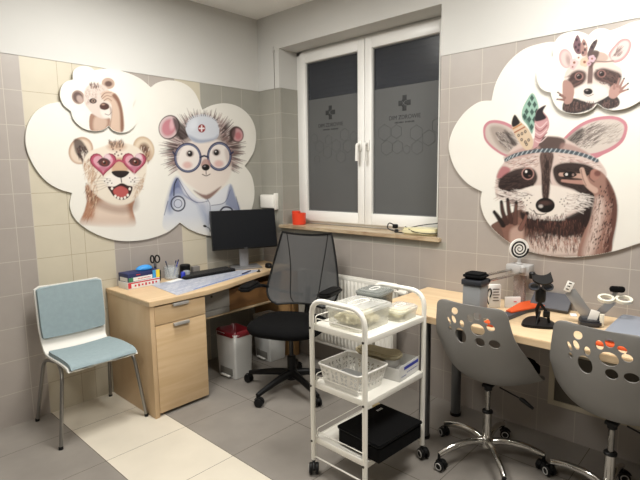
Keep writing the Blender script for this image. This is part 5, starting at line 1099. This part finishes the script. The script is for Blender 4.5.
tag(MB().lathe([(0.014, 0), (0.016, 0.002), (0.016, 0.042), (0.014, 0.044), (0.012, 0.05)], seg=20).build('glue_stick', mat('glue_blue', (42, 58, 176), 0.35), None, loc=(-0.905, -0.15, DT+0.0025)), 'short blue glue stick between the jar and the black pot', 'glue stick')
tag(MB().lathe([(0.034, 0), (0.038, 0.003), (0.040, 0.075), (0.036, 0.080), (0.030, 0.082)], seg=24).build('pen_pot', BLACK, None, loc=(-0.815, -0.035, DT+0.0005)), 'black round pot behind the keyboard on the left desk', 'pot')
tag(MB().lathe([(0.024, 0), (0.026, 0.002), (0.026, 0.05), (0.022, 0.052)], seg=22).build('clear_cup', clear('cup_clear', (190, 196, 204), 0.45, 0.15), None, loc=(-0.86, -0.125, DT+0.0005)), 'small clear plastic cup next to the black pot', 'cup')
tag(MB().bb(-0.03, 0.03, -0.02, 0.02, 0, 0.055, 0.003).build('small_box', mat('grey_card', (126, 122, 118), 0.6), None, loc=(-0.725, -0.035, DT+0.0005)), 'small grey box against the wall behind the keyboard', 'box')

# ------------------------------------------------------------------ window sill things, wall bits
pot = thing('flower_pot', 'red-orange round pot at the left end of the window sill', 'pot', (0.070, -0.385, 1.0805))
RED = mat('red_orange_plastic', (222, 66, 36), 0.4)
MB().lathe([(0.051, 0.0), (0.055, 0.003), (0.058, 0.086), (0.058, 0.096), (0.052, 0.096), (0.050, 0.05)], seg=32).build('pot_wall', RED, pot)
MB().lathe([(0.036, 0.05), (0.036, 0.112), (0.032, 0.114), (0.01, 0.114)], (-0.012, 0.02, 0), seg=24).build('inner_cup', RED, pot)
rt = thing('router', 'cream flat device with black cables at the right end of the sill', 'router', (0.065, -1.60, 1.0805), math.radians(4))
MB().slab([tuple(p[:2]) for p in smooth_loop([Vector((x, y, 0)) for x, y in ((-0.05, 0.15), (-0.01, 0.16), (0.05, 0.11), (0.075, -0.07), (0.05, -0.10), (-0.045, -0.09), (-0.075, 0.0))], 4)], 0, 0.046, 0.012).build('device_case', mat('cream_plastic', (224, 216, 178), 0.4), rt)
b = MB(); b.tube(smooth_loop([Vector(p) for p in ((-0.02, 0.15, 0.050), (-0.075, 0.06, 0.026), (-0.085, -0.02, 0.02), (-0.05, -0.09, 0.02), (0.0, -0.10, 0.034))], 5, False), 0.003, 6)
b.tube(smooth_loop([Vector(p) for p in ((-0.03, 0.17, 0.03), (0.04, 0.05, 0.06), (0.07, -0.05, 0.075), (0.09, -0.105, 0.10))], 5, False), 0.003, 6)
b.tube(smooth_loop([Vector(p) for p in ((-0.03, 0.05, 0.031), (0.0, -0.02, 0.031), (-0.03, -0.07, 0.035))], 5, False), 0.003, 6); b.build('cable', BLACK, rt)
pg = thing('power_plug', 'black plug with a curled cable on the sill, left of the cream device', 'plug', (0.05, -1.36, 1.0805))
MB().box((0, 0, 0.045), (0.03, 0.035, 0.03), 0.008).box((0, -0.01, 0.013), (0.022, 0.025, 0.024), 0.006).build('plug_body', BLACK, pg)
MB().tube(smooth_loop([Vector(p) for p in ((0, 0.012, 0.055), (-0.01, 0.045, 0.065), (-0.02, 0.05, 0.03), (-0.01, 0.0, 0.012), (-0.01, -0.05, 0.006), (0.0, -0.09, 0.012))], 6, False), 0.0042, 7).build('cable', BLACK, pg)
b = MB(); b.box((-0.026, -0.115, 1.272), (0.050, 0.165, 0.112), 0.007); b.box((-0.022, -0.205, 1.272), (0.044, 0.014, 0.138), 0.004)
tag(b.build('wall_box', mat('box_white', (236, 233, 226), 0.4)), 'white plastic box on the wall corner above the monitor', 'wall box')
pc_ = thing('cord', 'thin grey cord hanging from a hook beside the window reveal', 'cord', (-0.006, -0.205, 2.19))
MB().tube([(0, 0, 0.0), (0, 0, 0.29)], 0.0022, 6).build('cord_line', mat('cord_grey', (110, 104, 96), 0.6), pc_); MB().box((0.0, 0, 0.30), (0.011, 0.018, 0.022), 0.003).tube([(-0.004, 0, 0.318), (-0.008, 0, 0.33), (0.0, 0, 0.335)], 0.002, 6).build('hook', SATIN, pc_)

# ------------------------------------------------------------------ things on the right desk
ex = thing('exercise_stand', 'grey pillar with black cushioned top, twin rods and bracket on the right desk', 'therapy device', (-0.50, -2.217, DT+0.0005), 0)
LG = mat('light_grey_plastic', (140, 142, 144), 0.45)
MB().box((0, 0, 0.0915), (0.095, 0.095, 0.183), 0.008).build('pillar', LG, ex)
MB().box((0, 0, 0.199), (0.108, 0.108, 0.032), 0.008).build('pillar_cap', mat('charcoal_plastic', (42, 44, 50), 0.4), ex)
b = MB(); b.slab(rrect(0.106, 0.106, 0.025, 5), 0.216, 0.244, 0.010); b.build('cushion', BLACKF, ex)
for p0_, p1_ in (((0.03, -0.030, 0.228), (0.39, -0.028, 0.205)), ((0.03, -0.058, 0.206), (0.39, -0.088, 0.196))): MB().tube([p0_, p1_], 0.0075, 12).build('rod', CHROME, ex)
MB().bb(0.375, 0.46, -0.128, 0.002, 0.180, 0.236, 0.008).build('bracket', mat('pale_grey', (168, 166, 164), 0.5), ex)
MB().lathe([(0.012, 0.20), (0.014, 0.205), (0.014, 0.23), (0.010, 0.235)], (0.36, -0.10, 0.0), 16).build('rod_knob', mat('pale_grey', (168, 166, 164), 0.5), ex)
MB().bb(0.400, 0.440, -0.095, -0.035, 0.0, 0.1795, 0.004).build('post', clear('smoky_acrylic', (160, 146, 140), 0.45, 0.2), ex)
sw = thing('spiral_disc', 'round black and white spiral disc on a short stem above the grey bracket', 'disc', (-0.095, -2.278, DT+0.237), math.radians(-42))
MB().lathe([(0.018, 0), (0.018, 0.006), (0.010, 0.010), (0.010, 0.035)], seg=16).build('stem', mat('pale_grey', (176, 174, 172), 0.5), sw)
R0, cz = 0.056, 0.086
b = MB(); b.lathe([(R0*0.985, 0.0), (R0, 0.002), (R0, 0.007), (R0*0.985, 0.009)], (0, 0, cz), 44, 'y'); b.build('disc_plate', mat('disc_white', (234, 232, 226), 0.4), sw)
b = MB(); sp_o, sp_i = [], []
for i in range(161):
    t_ = i/160; an_ = t_*2*PI*3.0; r_ = 0.002+(R0-0.0075)*t_; wd = 0.0034+0.0082*t_
    sp_o.append(((r_+wd/2)*math.cos(an_), (r_+wd/2)*math.sin(an_))); sp_i.append(((r_-wd/2)*math.cos(an_), (r_-wd/2)*math.sin(an_)))
va = [b.bm.verts.new((x, -0.0006, cz+z)) for x, z in sp_o]; vb = [b.bm.verts.new((x, -0.0006, cz+z)) for x, z in sp_i]
for i in range(160): b.bm.faces.new((va[i], va[i+1], vb[i+1], vb[i]))
b.build('spiral_print', mat('disc_black', (20, 20, 20), 0.4), sw)
# cards
cd = thing('instruction_card', 'tall white folded card with black cable and print, right of the grey stand', 'card', (-0.21, -2.195, DT+0.0005), math.radians(-48))
MB().box((0, 0, 0.065), (0.062, 0.020, 0.13), 0.002).build('card_body', WC, cd)
b = MB()
for i, w_ in enumerate((0.036, 0.030, 0.038, 0.028, 0.034)): b.box((0.004, -0.0108, 0.105-i*0.016), (w_, 0.0008, 0.006))
b.build('print_lines', mat('print_greybrown', (110, 104, 100), 0.6), cd)
MB().tube(smooth_loop([Vector(p) for p in ((-0.035, -0.01, 0.02), (-0.045, -0.012, 0.06), (-0.038, -0.012, 0.10), (-0.028, -0.013, 0.108), (-0.022, -0.013, 0.085), (-0.030, -0.013, 0.06))], 5, False), 0.0035, 7).build('cable', BLACK, cd)
wc = thing('label_card', 'small white card with red mark standing near the orange folder', 'card', (-0.150, -2.272, DT+0.0005), math.radians(-48))
MB().box((0, 0, 0.03), (0.085, 0.012, 0.06), 0.001).build('card_body', WC, wc); MB().box((0.012, -0.0066, 0.034), (0.016, 0.0008, 0.006)).build('red_mark', REDP, wc)
ORG = mat('orange_board', (205, 80, 28), 0.6); DKG = mat('dark_grey_pad', (74, 74, 80), 0.6)
def pxslab(name, label, cat, pts, z0, z1, m_, rnd=True):
    P = [on(2, z1, *p) for p in pts]; cx = sum(p[0] for p in P)/len(P); cy = sum(p[1] for p in P)/len(P)
    o = MB().slab([(p[0]-cx, p[1]-cy) for p in P], 0, z1-z0, 0.002).build(name, m_, None, loc=(cx, cy, z0)); return tag(o, label, cat)
pxslab('foam_pad', 'dark grey wedge-shaped pad under the orange board on the right desk', 'pad', [(500, 321), (510, 316), (528, 309), (545, 306), (544, 301), (522, 304), (504, 312)], DT+0.0005, DT+0.022, DKG)
pxslab('orange_board', 'orange pointed board lying on the dark pad', 'board', [(506, 310), (520, 302), (534, 299.5), (545, 302), (546, 305), (530, 308), (512, 312)], DT+0.0225, DT+0.030, ORG)
bx = thing('tilted_board', 'dark grey rectangular board leaning at the wall behind the black head rest', 'board', (-0.06, -2.445, DT+0.001), math.radians(-90))
MB().box((0, 0.0, 0.045), (0.20, 0.022, 0.115), 0.006, Matrix.Rotation(-0.9, 4, 'X')).build('board_panel', DKG, bx)
# black head support with goggles-like top
hs = thing('head_rest', 'black stand with curved double-lens rest on a teardrop base', 'head rest', (-0.375, -2.492, DT+0.0005), math.radians(-60))
MB().slab([tuple(p[:2]) for p in smooth_loop([Vector((x, y, 0)) for x, y in ((-0.075, -0.06), (0.06, -0.07), (0.075, 0.0), (0.05, 0.085), (0.0, 0.115), (-0.045, 0.085), (-0.08, 0.0))], 4)], 0, 0.012, 0.004).build('base_plate', BLACK, hs)
b = MB(); b.tube([(0.0, 0.02, 0.012), (-0.012, 0.01, 0.075), (0.004, 0.0, 0.125)], 0.009, 10); b.tube([(0.045, 0.0, 0.012), (0.035, 0.0, 0.06), (0.002, 0.0, 0.105)], 0.007, 10); b.tube([(-0.02, -0.03, 0.01), (0.0, -0.01, 0.07)], 0.005, 8); b.box((0.03, -0.004, 0.055), (0.03, 0.02, 0.03), 0.004); b.build('leg_linkage', BLACK, hs)
b = MB(); b.lathe([(0.020, 0.115), (0.024, 0.125), (0.024, 0.175), (0.018, 0.185)], seg=20); b.build('neck_clamp', BLACK, hs)
DG = mat('dark_goggle_plastic', (62, 65, 72), 0.25)
for s in (-1, 1):
    b = MB(); b.tube([(s*0.030-0.004+0.022*math.cos(q), -0.022, 0.194+0.016*math.sin(q)) for q in [2*PI*i/24 for i in range(24)]], 0.0055, 8, closed=True); lo = b.build('lens_ring', DG, hs)
    MB().lathe([(0.018, -0.020), (0.018, -0.018)], (s*0.030-0.004, 0, 0.194), 22, 'y').build('lens', mat('lens_dark', (58, 62, 70), 0.08), lo)
def cradle(u, v):
    s = 2*u-1; return Vector((0.046*s+0.004, -0.02+0.06*v-0.02*(1-s*s), 0.206+0.030*v+0.014*abs(s)**2))
MB().surf(cradle, 16, 8, 0.008).build('cradle', BLACK, hs)
MB().lathe([(0.013, 0.235), (0.015, 0.24), (0.015, 0.262), (0.010, 0.268)], (-0.036, 0.03, -0.012), 16).build('knob', BLACK, hs)
# folding metal rest with cream rings
vr = thing('metal_rest', 'hinged grey metal rest with cream double rings and black pad on the right desk', 'therapy device', (-0.22, -2.675, DT+0.0005), math.radians(-68))
MB().slab([tuple(p[:2]) for p in smooth_loop([Vector((x, y, 0)) for x, y in ((-0.045, -0.04), (0.045, -0.04), (0.05, 0.07), (0.02, 0.11), (-0.03, 0.08))], 4)], 0, 0.03, 0.008).build('base_block', mat('charcoal_plastic', (42, 44, 50), 0.4), vr)
AL = mat('aluminium', (168, 168, 168), 0.35, metal=0.6)
def plate(p0, p1, w_, th, name, m_, par=None):
    """flat bar from p0 to p1 in the device's own x-z plane, thin across y"""
    p0, p1 = Vector(p0), Vector(p1); d = (p1-p0); L = d.length; d.normalize(); t_ = Vector((0, 1, 0)); wv_ = t_.cross(d).normalized(); t_ = d.cross(wv_)
    M_ = Matrix(((wv_.x, d.x, t_.x, 0), (wv_.y, d.y, t_.y, 0), (wv_.z, d.z, t_.z, 0), (0, 0, 0, 1))); M_.translation = (p0+p1)/2
    b = MB(); b.box((0, 0, 0), (w_, L, th), 0.0015); b.xf(M_); return b.build(name, m_, par or vr)
plate((0.008, 0, 0.018), (-0.092, 0.01, 0.160), 0.052, 0.005, 'arm_plate', AL)
hp = plate((-0.106, 0.0, 0.158), (-0.088, 0.0, 0.208), 0.032, 0.004, 'slotted_bracket', WHITE_PL)
for i in range(3): plate((-0.105+i*0.006, -0.0025, 0.168+i*0.0145), (-0.1035+i*0.006, -0.0025, 0.1725+i*0.0145), 0.013, 0.002, 'slot', BLACK, hp)
plate((0.014, 0.012, 0.022), (0.094, 0.004, 0.124), 0.036, 0.005, 'arm_plate', AL)
plate((0.004, -0.012, 0.010), (0.022, -0.012, 0.075), 0.040, 0.004, 'hinge_plate', WHITE_PL)
CRMP = mat('cream_ring', (226, 221, 204), 0.4); RT_ = Matrix.Translation((0.100, -0.005, 0.130)) @ Matrix.Rotation(math.radians(18), 4, 'X')
for s_ in (-1, 1):
    b = MB(); b.rings([[(s_*0.037+rx*math.cos(q), ry*math.sin(q), z) for q in [2*PI*i/28 for i in range(28)]] for rx, ry, z in ((0.0365, 0.034, 0), (0.0365, 0.034, 0.014), (0.025, 0.022, 0.014), (0.025, 0.022, 0))], closed=True); b.xf(RT_).build('ring', CRMP, vr)
plate((0.088, 0.02, 0.13), (0.110, 0.02, 0.168), 0.02, 0.004, 'pad_arm', AL)
MB().box((0.112, 0.018, 0.180), (0.066, 0.03, 0.030), 0.012).build('forehead_pad', BLACKF, vr)
MB().box((0.048, -0.025, 0.032), (0.020, 0.012, 0.064), 0.003).build('clip', CRMP, vr)
cs = thing('case', 'large pale blue-grey plastic case on the right desk at the picture edge', 'case', (-0.275, -2.95, DT+0.0005), math.radians(-90))
CG = mat('blue_grey_plastic', (136, 142, 154), 0.45)
MB().slab(rrect(0.34, 0.39, 0.03, 5), 0.012, 0.045, 0.008).build('case_lid', CG, cs); MB().slab(rrect(0.33, 0.38, 0.03, 5), 0.0, 0.012, 0.003).build('case_base', ORG, cs)
tag(flat('paper_slip', 'small crumpled white slip beside the hinged metal rest', 'paper', (-0.10, -2.57, DT+0.0008), 0.05, 0.03, 0.4, mat('white_paper', (236, 236, 234), 0.7), 0.004))
tag(MB().bb(-0.025, 0.025, -0.025, 0.025, 0, 0.02, 0.004).build('orange_block', ORG, None, loc=(float(on(2, 0.765, 490, 321.5)[0]), float(on(2, 0.765, 490, 321.5)[1]), DT+0.0005)), 'small orange block seen through the paw holes of the chair', 'block')
tag(MB().bb(-0.014, 0.014, -0.13, 0.13, 0, 0.014, 0.004).build('orange_strip', ORG, None, loc=(-0.505, -2.88, DT+0.0005)), 'orange strip in front of the blue-grey case on the desk', 'strip')

# ------------------------------------------------------------------ lights
def ceiling_lamp(x, y, w_, d_, e, label):
    t = thing('ceiling_light', label, 'ceiling light', (x, y, ZC-0.03))
    MB().bb(-w_/2-0.02, w_/2+0.02, -d_/2-0.02, d_/2+0.02, 0.004, 0.0295, 0.003).build('housing', WHITE_PL, t)
    m_ = bpy.data.materials.new('lamp_panel'); m_.use_nodes = True; pb = m_.node_tree.nodes['Principled BSDF']
    pb.inputs['Emission Color'].default_value = (1.0, 0.95, 0.88, 1); pb.inputs['Emission Strength'].default_value = 6
    MB().bb(-w_/2, w_/2, -d_/2, d_/2, -0.002, 0.004).build('diffuser', m_, t)
    li = bpy.data.lights.new('lamp', 'AREA'); li.shape = 'RECTANGLE'; li.size = w_; li.size_y = d_; li.energy = e; li.color = (1.0, 0.985, 0.94)
    lo = bpy.data.objects.new('lamp', li); COL.objects.link(lo); lo.parent = t; lo.location = (0, 0, -0.006)
ceiling_lamp(-1.45, -1.10, 0.60, 0.60, 36, 'square white LED ceiling panel nearest the window corner')
ceiling_lamp(-0.95, -2.85, 0.60, 0.60, 40, 'square white LED ceiling panel farther from the window corner')
ceiling_lamp(-3.3, -2.40, 0.60, 0.60, 22, 'square white LED ceiling panel behind the camera position')
w = bpy.data.worlds.new('night'); bpy.context.scene.world = w; w.use_nodes = True
w.node_tree.nodes['Background'].inputs[0].default_value = (0.012, 0.016, 0.03, 1); w.node_tree.nodes['Background'].inputs[1].default_value = 0.6
vs = bpy.context.scene.view_settings; vs.view_transform = 'Standard'; vs.look = 'None'; vs.gamma = 1; vs.use_curve_mapping = False; vs.exposure = 0.10
